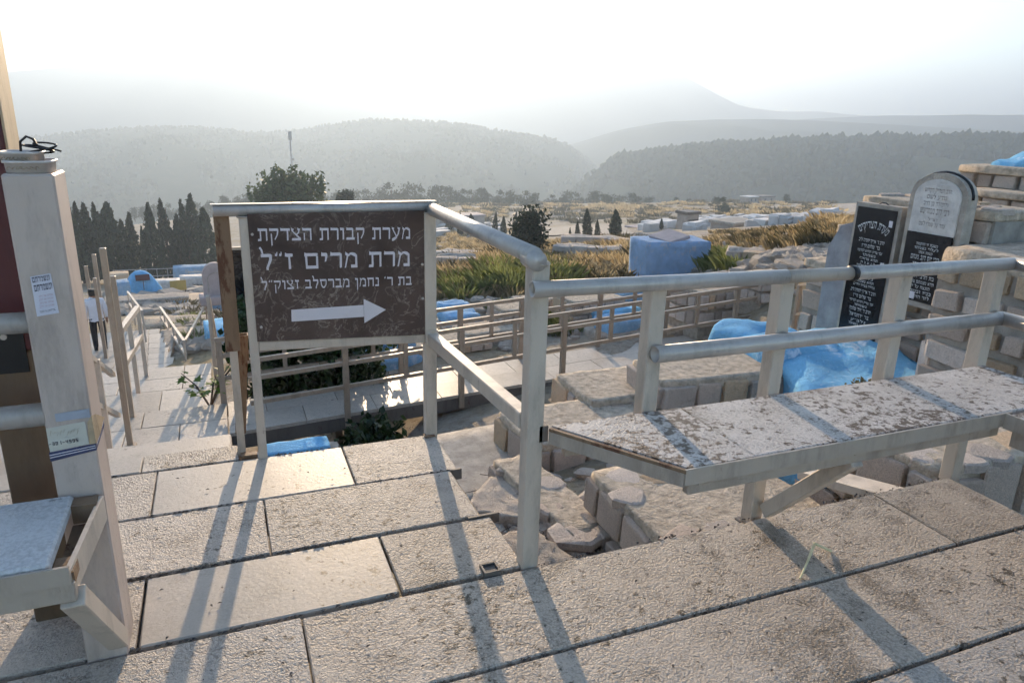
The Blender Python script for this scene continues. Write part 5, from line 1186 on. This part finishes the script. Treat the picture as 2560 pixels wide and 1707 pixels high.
for k in range(9):
    a = rr_.uniform(0, 6.3); l = rr_.uniform(.25, .55); p2 = Vector((-.32+math.cos(a)*l*.7, 8.8+math.sin(a)*l*.4, -1.85+l)); mb.path([(-.32, 8.8, -1.9), Vector((-.32, 8.8, -1.85)).lerp(p2, .5)+Vector((0, 0, .05)), p2], [.012, .008, .004], 5)
    for q in range(7):
        c = Vector((-.32, 8.8, -1.85)).lerp(p2, rr_.uniform(.4, 1.05))+Vector((rr_.uniform(-.08, .08), rr_.uniform(-.08, .08), rr_.uniform(-.04, .06))); s = rr_.uniform(.05, .10); an = rr_.uniform(0, 6.3); ca, sa = math.cos(an), math.sin(an); tl = rr_.uniform(-.5, .5)
        pts = [(0, -.2), (.5, -.1), (.35, .25), (.7, .5), (.25, .5), (0, 1.1), (-.25, .5), (-.7, .5), (-.35, .25), (-.5, -.1)]
        lf.add([c+Vector((s*(u*ca-v*sa), s*(u*sa+v*ca), s*(v*tl-.25*abs(u)))) for u, v in pts], [tuple(range(10))])
mb.build('stem', 'twig', fg); lf.build('leaves', 'leaf_fig', fg)
p = Vector((4.62, 3.95, -.80)); t = thing('shrub', 'small grey-green tuft growing between the tombs behind the bench', 'shrub', p); link_mesh('crown', crown_mesh(.42, .36, 71, 1500, .028, 'grass_olive', 9, .9), t)
link_mesh('trunk', trunk_mesh(.2, .012, 72, 4, .6, .8, 'twig'), t)
# ---- grasses: one mass each
def grass(name, label, mat, clumps, rs, blade=(.18, .42), per=80, spread=.6):
    P = []; 
    for (x, y, z, s) in clumps:
        n = per; a = rs.uniform(0, 2*np.pi, n); r = spread*s*np.sqrt(rs.uniform(0, 1, n)); bx = x+np.cos(a)*r; by = y+np.sin(a)*r
        h = s*rs.uniform(blade[0], blade[1], n); lean = rs.uniform(.1, 1.15, n)*h; la = a+rs.uniform(-.8, .8, n); w = .0075*s*rs.uniform(.7, 1.6, n)*(1+math.hypot(x, y)/26)
        px, py = -np.sin(la)*w, np.cos(la)*w
        b0 = np.c_[bx-px, by-py, np.full(n, z-.05)]; b1 = np.c_[bx+px, by+py, np.full(n, z-.05)]
        m = np.c_[bx+np.cos(la)*lean*.45, by+np.sin(la)*lean*.45, z+h*.65]; e = np.c_[bx+np.cos(la)*lean, by+np.sin(la)*lean, z+h]
        q = np.c_[px, py, np.zeros(n)]*.7
        P.append(np.stack([b0, b1, m+q, e, m-q], 1))
    V = np.concatenate(P).reshape(-1, 3); n = len(V)//5
    me = bpy.data.meshes.new(name); me.vertices.add(5*n); me.vertices.foreach_set('co', V.ravel().astype(np.float32)); me.loops.add(5*n); me.loops.foreach_set('vertex_index', np.arange(5*n, dtype=np.int32))
    me.polygons.add(n); me.polygons.foreach_set('loop_start', np.arange(0, 5*n, 5, dtype=np.int32)); me.polygons.foreach_set('loop_total', np.full(n, 5, np.int32)); me.materials.append(M[mat]); me.update(calc_edges=True)
    o = bpy.data.objects.new(name, me); C.objects.link(o); tag(o, label, 'grass', kind='stuff'); return o
rg = random.Random(77); rs = np.random.RandomState(9)
def clumps(n, sx, sy, smin, smax, d0=12., nz=None):
    out = []
    while len(out) < n:
        p = ground_at(rg.uniform(*sx), rg.uniform(*sy), d0)
        if nz is not None and mnoise.noise(Vector((p.x*.25, p.y*.25, nz))) < 0: continue
        out.append((p.x, p.y, p.z, rg.uniform(smin, smax)))
    return out
dry = clumps(520, (1080, 1590), (612, 700), .5, 1.0, 14.)+clumps(240, (1380, 1590), (632, 695), .7, 1.3, 14.)+clumps(200, (1780, 2110), (580, 625), .3, .6, 15.)+clumps(170, (1080, 1300), (640, 745), .4, .8, 13.)+clumps(120, (1100, 1330), (575, 615), .5, 1.0, 22.)+clumps(110, (1780, 2100), (575, 610), .22, .5, 22.)+clumps(30, (2040, 2110), (550, 585), .35, .7, 16.)+clumps(220, (1060, 2100), (508, 545), 1.2, 2.6, 110., .7)
grass('dry_grass', 'golden dry grass covering the slope right of the sign', 'grass_dry', dry, rs)
green = clumps(100, (1230, 1410), (668, 735), .4, .9, 14.)+clumps(50, (1090, 1240), (700, 750), .4, .7, 14.)+clumps(40, (1775, 1850), (640, 680), .35, .65, 12.)+clumps(14, (1395, 1425), (824, 836), .3, .5, 9.)+clumps(8, (1250, 1290), (780, 800), .3, .55, 10.)+clumps(26, (420, 520), (800, 860), .35, .6, 18.)
grass('green_grass', 'fresh green weeds in patches on the slope', 'grass_green', green, rs, (.3, .6), 80, .5)
olive = clumps(130, (1080, 1620), (600, 720), .5, 1.1, 14.)+clumps(110, (1790, 2110), (580, 620), .35, .65, 15.)+clumps(50, (440, 600), (700, 800), .5, .9, 25.)+clumps(150, (1060, 2100), (505, 560), 1.2, 2.6, 90., .2)
grass('olive_scrub', 'dull olive scrub between the dry grass', 'grass_olive', olive, rs, (.2, .45), 70, .7)
# ---- woods on the hills: far masses of trees
def wood(name, label, V, n, size, seed, jmax=1., front=.12):
    rs = np.random.RandomState(seed); nr, nc = V.shape[:2]; Vs = []; Fs = []
    ico = bmesh.new(); bmesh.ops.create_icosphere(ico, subdivisions=1, radius=1.0); iv = np.array([v.co[:] for v in ico.verts]); jf = [tuple(v.index for v in f.verts) for f in ico.faces]; ico.free(); k = 0; vs = []; fs = []
    for _ in range(n):
        t = rs.uniform(front, 1.0)**.85; i = t*25; i0 = int(min(i, 24)); fi = i-i0; j = rs.uniform(0, nc-1.01); j0 = int(j); fj = j-j0
        p = (V[i0, j0]*(1-fi)*(1-fj)+V[i0+1, j0]*fi*(1-fj)+V[i0, j0+1]*(1-fi)*fj+V[i0+1, j0+1]*fi*fj); s = size*rs.uniform(.6, 1.35)
        if mnoise.noise(Vector((p[0]*.02, p[1]*.02, seed))) < -.22 and t < .93: continue
        s *= 1+.35*mnoise.noise(Vector((p[0]*.05, p[1]*.05, seed+5)))
        vs.append(p+np.array([0, 0, s*.5])+iv*np.array([s*.8, s*.8, s*1.15])*rs.uniform(.7, 1.3, (len(iv), 1))); fs += [tuple(a+k for a in f) for f in jf]; k += len(iv)
    mb = MB(); mb.v = [tuple(v) for v in np.concatenate(vs)]; mb.f = fs; mb.m = [0]*len(fs); o = mb.build(name, 'leaf_hill', None, False); tag(o, label, 'wood', kind='stuff'); return o
wood('pine_wood', 'dense pine wood covering the near hill at right', V_FOREST, 9000, 3.3, 3)
wood('scrub_wood', 'scattered trees over the hazy valley hill', V_LEFT, 7000, 1.6, 4)

# ---------------------------------------------------------------- left cemetery beyond the stairs
def base_at(sx, sy, D): p = at(sx, sy, D); return Vector((p.x, p.y, p.z))
p = base_at(356, 724, 43); k = 43.6/FPX; t = thing('dome_tomb', 'bright blue dome-shaped tomb with a dark plaque beyond the stairs', 'tomb', p, .2)
mb = MB(); n = 22; prof = [(-1, 0), (-.93, .14), (-.72, .50), (-.50, .80), (-.25, .965), (0, 1.0), (.25, .95), (.50, .78), (.74, .46), (.94, .16), (1.0, 0)]
W2, H2 = 42*k, 50*k
rows = 9; vs = []; fs = []
for r in range(rows+1):
    y = -1+2*r/rows; f = math.sqrt(max(0, 1-abs(y)**3.2))*.97+.03
    vs += [(a*W2*(.72+.28*f), y*W2*.62, b_*H2*f-.15) for a, b_ in prof]
m_ = len(prof)
fs = [(r*m_+i, r*m_+i+1, (r+1)*m_+i+1, (r+1)*m_+i) for r in range(rows) for i in range(m_-1)]+[tuple(range(m_)), tuple(range(rows*m_, (rows+1)*m_))]
mb.add(vs, fs); link_mesh('body', mb.mesh('body', 'blue_fresh', True), t)
link_mesh('plaque', MB().box(-.34, .34, -.05, .05, -.16, .16).mesh('plaque', 'post_maroon'), t, (.02, -W2*.57, H2*.64), (-.2, 0, 0)); link_mesh('stem', MB().box(-.015, .015, -.02, .02, 0, .5).mesh('stem', 'steel_dark'), t, (.02, -W2*.63, H2*.1))
def box_tomb(label, sx, sy, D, L, W, H, rz, mat, group='tombs in the lower cemetery', name='tomb', top=None):
    p = base_at(sx, sy, D); t = thing(name, label, 'tomb', p, rz, group); link_mesh('body', lumpy(L, W, H+.3, 6, .04, .2, int(sx)).mesh('body', mat, True), t, (0, 0, H/2-.15))
    if top: link_mesh('top', lumpy(L*1.03, W*1.03, .14, 6, .05, .2, int(sx)+1).mesh('top', top, True), t, (0, 0, H))
    return t
box_tomb('pale blue angular tomb left of the blue dome', 300, 752, 40, 1.0, 1.0, 1.0, .2, 'blue_pale')
box_tomb('long pale blue tomb wall strewn with rubble in front of the dome', 372, 778, 37, 3.5, 1.1, .62, .05, 'blue_pale', top='rubble')
box_tomb('dark brick-like block tomb left of the dome', 298, 708, 52, 1.2, 1., .7, .1, 'stone_warm')
box_tomb('white low tomb under the fence right of the dome', 490, 714, 52, 2.0, 1., .7, .05, 'white_stone')
box_tomb('low pale tomb just right of the dome', 420, 718, 50, 1.5, 1., .5, .05, 'white_stone')
box_tomb('brown stepped tomb behind the handrail', 470, 760, 38, 2.0, 1.6, .35, .05, 'stone_warm')
box_tomb('flat stone tomb behind the sunlit handrail', 450, 815, 27, 2.3, 1.1, .25, .05, 'stone_cap')
box_tomb('flat pale ledge tomb below the arched headstone', 480, 840, 23.5, 2.0, .8, .2, .05, 'stone_cap')
box_tomb('grey-blue tomb behind the distant fence', 480, 690, 60, 2.6, 1.2, .8, .05, 'blue_pale')
p = base_at(447, 728, 44); t = thing('board', 'plain yellow board standing among the tombs', 'board', p, .1); link_mesh('panel', MB().cbox(-.42, .42, -.02, .02, .05, .62, .01).mesh('panel', 'yellow_board'), t)
for s in (-1, 1): link_mesh('leg', MB().box(-.02, .02, -.02, .02, -.3, .06).mesh('leg', 'bark'), t, (s*.36, 0, 0))
p = base_at(541, 736, 26); t = thing('headstone', 'arched pink-grey headstone left of the rusty end post', 'headstone', p, .1); k = 26.3/FPX
mb = MB(); hw, hh = 27*k, 76*k; mb.prism([(-hw, -.3), (hw, -.3), (hw, hh*.62)]+[(hw*math.cos(math.pi*i/12), hh*.62+hh*.38*math.sin(math.pi*i/12)) for i in range(1, 12)]+[(-hw, hh*.62)], lambda u, v: (u, -.09, v), lambda u, v: (u, .09, v)); link_mesh('slab', mb.mesh('slab', 'pink_stone'), t)
mb = MB(); mb.path([(-hw*.6, -.095, .1), (-hw*.6, -.095, hh*.5)]+[(-hw*.6*math.cos(math.pi*i/8), -.095, hh*.5+hh*.2*math.sin(math.pi*i/8)) for i in range(1, 8)]+[(hw*.6, -.095, hh*.5), (hw*.6, -.095, .1)], .014, 5); link_mesh('carved_arch', mb.mesh('carved_arch', 'mortar'), t)
link_mesh('base', lumpy(1.1, .7, .3, 5, .02, .2, 5).mesh('base', 'pink_stone', True), t, (0, 0, -.15))
a, b_ = base_at(283, 678, 62), base_at(470, 671, 62); ft = thing('fence', 'thin grey two-bar fence running behind the blue dome', 'fence', a)
for dz in (0, .55): MB().bar(a+Vector((0, 0, -.5+dz)), b_+Vector((0, 0, -.5+dz)), .05, .05).build('rail', 'lattice', ft)
for q in range(8): c = a.lerp(b_, q/7); vpost(ft, c.x, c.y, c.z-1.2, c.z+.08, .05, 'lattice')
a, b_ = base_at(470, 677, 58), base_at(600, 677, 58); ft = thing('fence', 'pale fence rails right of the dome in front of the cypresses', 'fence', a)
for dz in (-.1, -.42, -.85): MB().bar(a+Vector((0, 0, dz)), b_+Vector((0, 0, dz)), .05, .05).build('rail', 'lattice', ft)
for q in range(5): c = a.lerp(b_, q/4); vpost(ft, c.x, c.y, c.z-1.3, c.z-.05, .05, 'lattice')
# black plaque seen in the gap left of the sign
p = at(590, 700, 9.6); t = thing('plaque', 'narrow dark plaque with small stickers seen left of the sign panel', 'plaque', (p.x, p.y, p.z-.7)); MB().cbox(p.x-.17, p.x+.19, p.y, p.y+.05, p.z-.7, p.z+.38, .006).build('panel', 'black_granite', t)
MB().bar((p.x-.19, p.y+.02, p.z+.40), (p.x+.2, p.y+.02, p.z+.40), .05, .03).build('top_frame', 'steel_far', t)
for dx, dz, w, h in ((-.10, .29, .06, .05), (-.115, .16, .05, .065)): MB().box(p.x+dx-w/2, p.x+dx+w/2, p.y-.004, p.y-.001, p.z+dz-h/2, p.z+dz+h/2).build('sticker', 'letter', t)

# ---------------------------------------------------------------- people (walking away on the lower landing)
def person(label, loc, rz, h=1.68, seed=0):
    J = {'pel': (0, 0, .95), 'sp': (.0, -.01, 1.15), 'ch': (0, -.01, 1.36), 'nk': (0, .0, 1.50), 'hd': (0, .015, 1.60), 'ht': (0, .02, 1.71),
         'hl': (-.10, 0, .90), 'kl': (-.11, .03, .50), 'al': (-.11, -.03, .10), 'tl': (-.12, .12, .035), 'hr': (.10, 0, .90), 'kr': (.11, .05, .50), 'arr': (.11, .03, .10), 'tr': (.12, .18, .035),
         'sl': (-.19, -.01, 1.42), 'el': (-.25, -.05, 1.14), 'wl': (-.25, .02, .90), 'fl': (-.25, .04, .80), 'sr': (.19, -.01, 1.42), 'er': (.25, -.04, 1.14), 'wr': (.25, .06, .92), 'fr': (.25, .08, .82)}
    Rr = {'pel': .19, 'sp': .185, 'ch': .20, 'nk': .062, 'hd': .10, 'ht': .075, 'hl': .115, 'kl': .088, 'al': .068, 'tl': .04, 'hr': .115, 'kr': .088, 'arr': .068, 'tr': .04, 'sl': .09, 'el': .068, 'wl': .036, 'fl': .03, 'sr': .09, 'er': .068, 'wr': .036, 'fr': .03}
    E = [('pel', 'sp'), ('sp', 'ch'), ('ch', 'nk'), ('nk', 'hd'), ('hd', 'ht'), ('pel', 'hl'), ('hl', 'kl'), ('kl', 'al'), ('al', 'tl'), ('pel', 'hr'), ('hr', 'kr'), ('kr', 'arr'), ('arr', 'tr'), ('ch', 'sl'), ('sl', 'el'), ('el', 'wl'), ('wl', 'fl'), ('ch', 'sr'), ('sr', 'er'), ('er', 'wr'), ('wr', 'fr')]
    ks = list(J); me = bpy.data.meshes.new('body'); me.from_pydata([J[k] for k in ks], [(ks.index(a), ks.index(b)) for a, b in E], [])
    ob = bpy.data.objects.new('body', me); C.objects.link(ob); md = ob.modifiers.new('skin', 'SKIN'); md.use_smooth_shade = True
    for i, k in enumerate(ks): sv = me.skin_vertices[0].data[i]; sv.radius = (Rr[k], Rr[k]*(.72 if k in ('pel', 'sp', 'ch') else 1)); sv.use_root = (k == 'pel')
    s2 = ob.modifiers.new('sub', 'SUBSURF'); s2.levels = 2; s2.render_levels = 2
    dg_ = bpy.context.evaluated_depsgraph_get(); m2 = bpy.data.meshes.new_from_object(ob.evaluated_get(dg_)); bpy.data.objects.remove(ob)
    m2.materials.clear()
    for mn in ('cloth_white', 'cloth_black', 'skin', 'hair'): m2.materials.append(M[mn])
    for pl_ in m2.polygons:
        c = pl_.center
        arm = abs(c.x) > .20
        pl_.material_index = 2 if (c.z > 1.53 or (arm and c.z < .93)) else (0 if c.z > .93 else 1)
        pl_.use_smooth = True
    t = thing('person', label, 'person', loc, rz); t.scale = (h/1.74,)*3
    link_mesh('body', m2, t)
    hr = lumpy(.225, .25, .19, 6, .012, .8, 3); link_mesh('hair', hr.mesh('hair', 'hair', True), t, (0, -.012, 1.675))
    hm = MB()   # shirt tail over the trousers
    n = 20; vs = [(.185*math.cos(6.2832*i/n), .135*math.sin(6.2832*i/n), z_) for z_, in ((.86,), (1.02,)) for i in range(n)]
    vs = [(x*(1.06 if z_ < .9 else .96), y*(1.06 if z_ < .9 else .96), z_+(.012*math.sin(i*1.7) if z_ < .9 else 0)) for i, (x, y, z_) in enumerate(vs)]
    hm.add(vs, [(i, (i+1) % n, n+(i+1) % n, n+i) for i in range(n)]); link_mesh('shirt_hem', hm.mesh('shirt_hem', 'cloth_white', True), t)
    for s, fy in ((-1, .06), (1, .12)): link_mesh('shoe', lumpy(.10, .27, .09, 5, .004, .6, 9).mesh('shoe', 'cloth_black', True), t, (s*.115, fy, .045))
    for s in (-1, 1):
        hd = MB(); rr = random.Random(s+4)
        hd.path([(0, 0, .02), (0, .004, -.05)], [.028, .034], 7)
        for f in range(4):
            x = (-.024+.016*f); L = (.062, .074, .07, .055)[f]; hd.path([(x*.2, x, -.04), (x*.2+.004, x*1.05, -.04-L*.6), (x*.2+.016*-s, x, -.04-L)], [.0095, .009, .007], 6)
        hd.path([(0, .026, -.01), (-.012*s, .046, -.045), (-.02*s, .048, -.07)], [.011, .010, .008], 6)
        link_mesh('hand', hd.mesh('hand', 'skin', True), t, (s*.25, .05 if s < 0 else .085, .83))
    return t
pm = onz(253, 874, -4.8); person('man in white shirt and black trousers walking away beside the pole', (pm.x, pm.y, pm.z), .15)
pm = onz(226, 905, -4.63); person('second man in white shirt mostly hidden behind the pillar', (pm.x-.25, pm.y, pm.z-.17), -.1, 1.72)

# ---------------------------------------------------------------- mast and far structures
p = at(733, 470, 150); top = at(728, 331, 150); t = thing('antenna_mast', 'slender grey antenna mast rising above the broad pine', 'mast', (p.x, p.y, p.z-6)); H = top.z-p.z
MB().tube((p.x, p.y, p.z-6), (p.x, p.y, p.z+H*.66), .20, 10, None, .16).build('lower_pole', 'white_stone', t); MB().tube((p.x, p.y, p.z+H*.66), (p.x, p.y, top.z), .11, 10).build('upper_pole', 'lattice', t)
for q in range(3):
    a = q*2.1+.4; MB().box(p.x+.26*math.cos(a)-.09, p.x+.26*math.cos(a)+.09, p.y+.26*math.sin(a)-.06, p.y+.26*math.sin(a)+.06, top.z-1.5, top.z+.2).build('antenna_panel', 'lattice', t)
    MB().bar((p.x, p.y, top.z-.8), (p.x+.26*math.cos(a), p.y+.26*math.sin(a), top.z-.8), .06, .06).build('arm', 'steel_dark', t)
MB().tube((p.x+.3, p.y-.25, p.z+H*.52), (p.x+.3, p.y-.40, p.z+H*.52), .22, 12).build('dish', 'lattice', t)
def drape(name, poly, mat, lift=.10, n=40):
    # a sheet laid on the ground between two edge lines
    a, b_ = poly; mb = MB(); rows = []
    for i in range(n+1):
        for j in range(5):
            u = i/n; pa_ = np.array(a); pb_ = np.array(b_); xa = np.interp(u, np.linspace(0, 1, len(pa_)), pa_[:, 0]); ya = np.interp(u, np.linspace(0, 1, len(pa_)), pa_[:, 1]); xb = np.interp(u, np.linspace(0, 1, len(pb_)), pb_[:, 0]); yb = np.interp(u, np.linspace(0, 1, len(pb_)), pb_[:, 1])
            p = ground_at(xa+(xb-xa)*j/4, ya+(yb-ya)*j/4, 60.); mb.v.append((p.x, p.y, p.z+lift))
    mb.f = [(i*5+j, i*5+j+1, (i+1)*5+j+1, (i+1)*5+j) for i in range(n) for j in range(4)]; mb.m = [0]*len(mb.f)
    return tag(mb.build(name, mat, None, True), kind='structure')
drape('road', ([(1400, 549), (1500, 540), (1600, 533), (1700, 529), (1820, 526)], [(1400, 555), (1500, 547), (1600, 538), (1700, 533), (1820, 529)]), 'road')
drape('gravel_lot', ([(1900, 521), (1960, 515), (2050, 512), (2150, 513)], [(1850, 545), (1960, 550), (2050, 552), (2150, 550)]), 'gravel')
drape('gravel_lot', ([(1350, 572), (1450, 566), (1560, 562)], [(1340, 592), (1450, 590), (1580, 588)]), 'gravel')
# fields of far white graves: each a small slab
gm = [MB().cbox(-1.0, 1.0, -.45, .45, -.3, .35, .04, random.Random(k), .05).mesh('slab', 'far_white') for k in range(4)]
gr_ = random.Random(15); zones = [((1735, 1990), (546, 566), 120), ((1085, 1240), (560, 590), 34), ((1620, 1760), (566, 580), 20), ((2000, 2090), (548, 560), 16)]
cnt = 0
for sx, sy, n in zones:
    for q in range(n):
        p = ground_at(gr_.uniform(*sx), gr_.uniform(*sy), 60.); o = link_mesh('grave', gr_.choice(gm), None, (p.x, p.y, p.z+.1), (0, 0, .5+gr_.uniform(-.1, .1)), (gr_.uniform(.7, 1.4), gr_.uniform(.7, 1.3), gr_.uniform(.7, 2.)))
        tag(o, ('tiny white grave in the field beyond the tall blue block' if sx[0] in (1735, 2000) else 'tiny pale grave among the small distant cypresses'), 'grave', 'far white graves' if sx[0] in (1735, 2000) else 'far graves by the cypresses')
def hut(label, sx, sy, D, w, d, h, rz, roof='far_white'):
    p = base_at(sx, sy, D); t = thing('tomb_house', label, 'building', p, rz, 'small far buildings'); link_mesh('wall', MB().cbox(-w/2, w/2, -d/2, d/2, -1.5, h, .05).mesh('wall', 'far_wall'), t); link_mesh('roof', MB().cbox(-w/2-.15, w/2+.15, -d/2-.15, d/2+.15, h, h+.25, .04).mesh('roof', roof), t)
    for s in (-.22, .22): link_mesh('window', MB().box(-.3, .3, -.03, .03, -.35, .35).mesh('window', 'steel_dark'), t, (s*w, -d/2-.02, h*.55))
    return t
hut('low flat-roofed tomb house with pinkish walls left of the tall blue block', 1620, 594, 78, 4.2, 2.6, 1.0, .3, 'pink_stone'); hut('second flat roof with metal sheets behind the tomb house', 1690, 582, 86, 3.4, 2.4, 1.1, .2, 'concrete'); hut('dark roofless shelter beyond the tall blue block', 1716, 582, 70, 1.5, 1.4, 1.8, .2, 'steel_dark'); hut('pale block house at the edge of the white graves', 1835, 594, 66, 3.8, 2.4, 1.3, .25, 'concrete')
hut('tiny distant house on the plain edge', 1872, 507, 215, 4, 3, 1.6, .2); hut('dark distant barn on the plain edge', 1905, 507, 220, 6, 4, 1.8, .2, 'steel_dark'); hut('low pink-roofed wall house among the distant cypresses', 1135, 566, 112, 9, 3, 1.6, .1, 'pink_stone')

# ---------------------------------------------------------------- haze: the evening air over the valley
hz = MB().box(-3600, 3600, -400, 3600, -90, 205); h_me = bpy.data.meshes.new('haze'); h_me.from_pydata(hz.v, [], hz.f)
ho = bpy.data.objects.new('haze', h_me); C.objects.link(ho); tag(ho, 'thin pale evening haze filling the valley', 'haze', kind='stuff')
hm_ = bpy.data.materials.new('haze'); hm_.use_nodes = True; nt = hm_.node_tree; nt.nodes.clear()
pv = nt.nodes.new('ShaderNodeVolumePrincipled'); pv.inputs['Color'].default_value = (.60, .77, 1.0, 1); pv.inputs['Density'].default_value = HAZE_DENSITY; pv.inputs['Anisotropy'].default_value = HAZE_G
mo = nt.nodes.new('ShaderNodeOutputMaterial'); nt.links.new(pv.outputs[0], mo.inputs['Volume']); h_me.materials.append(hm_)
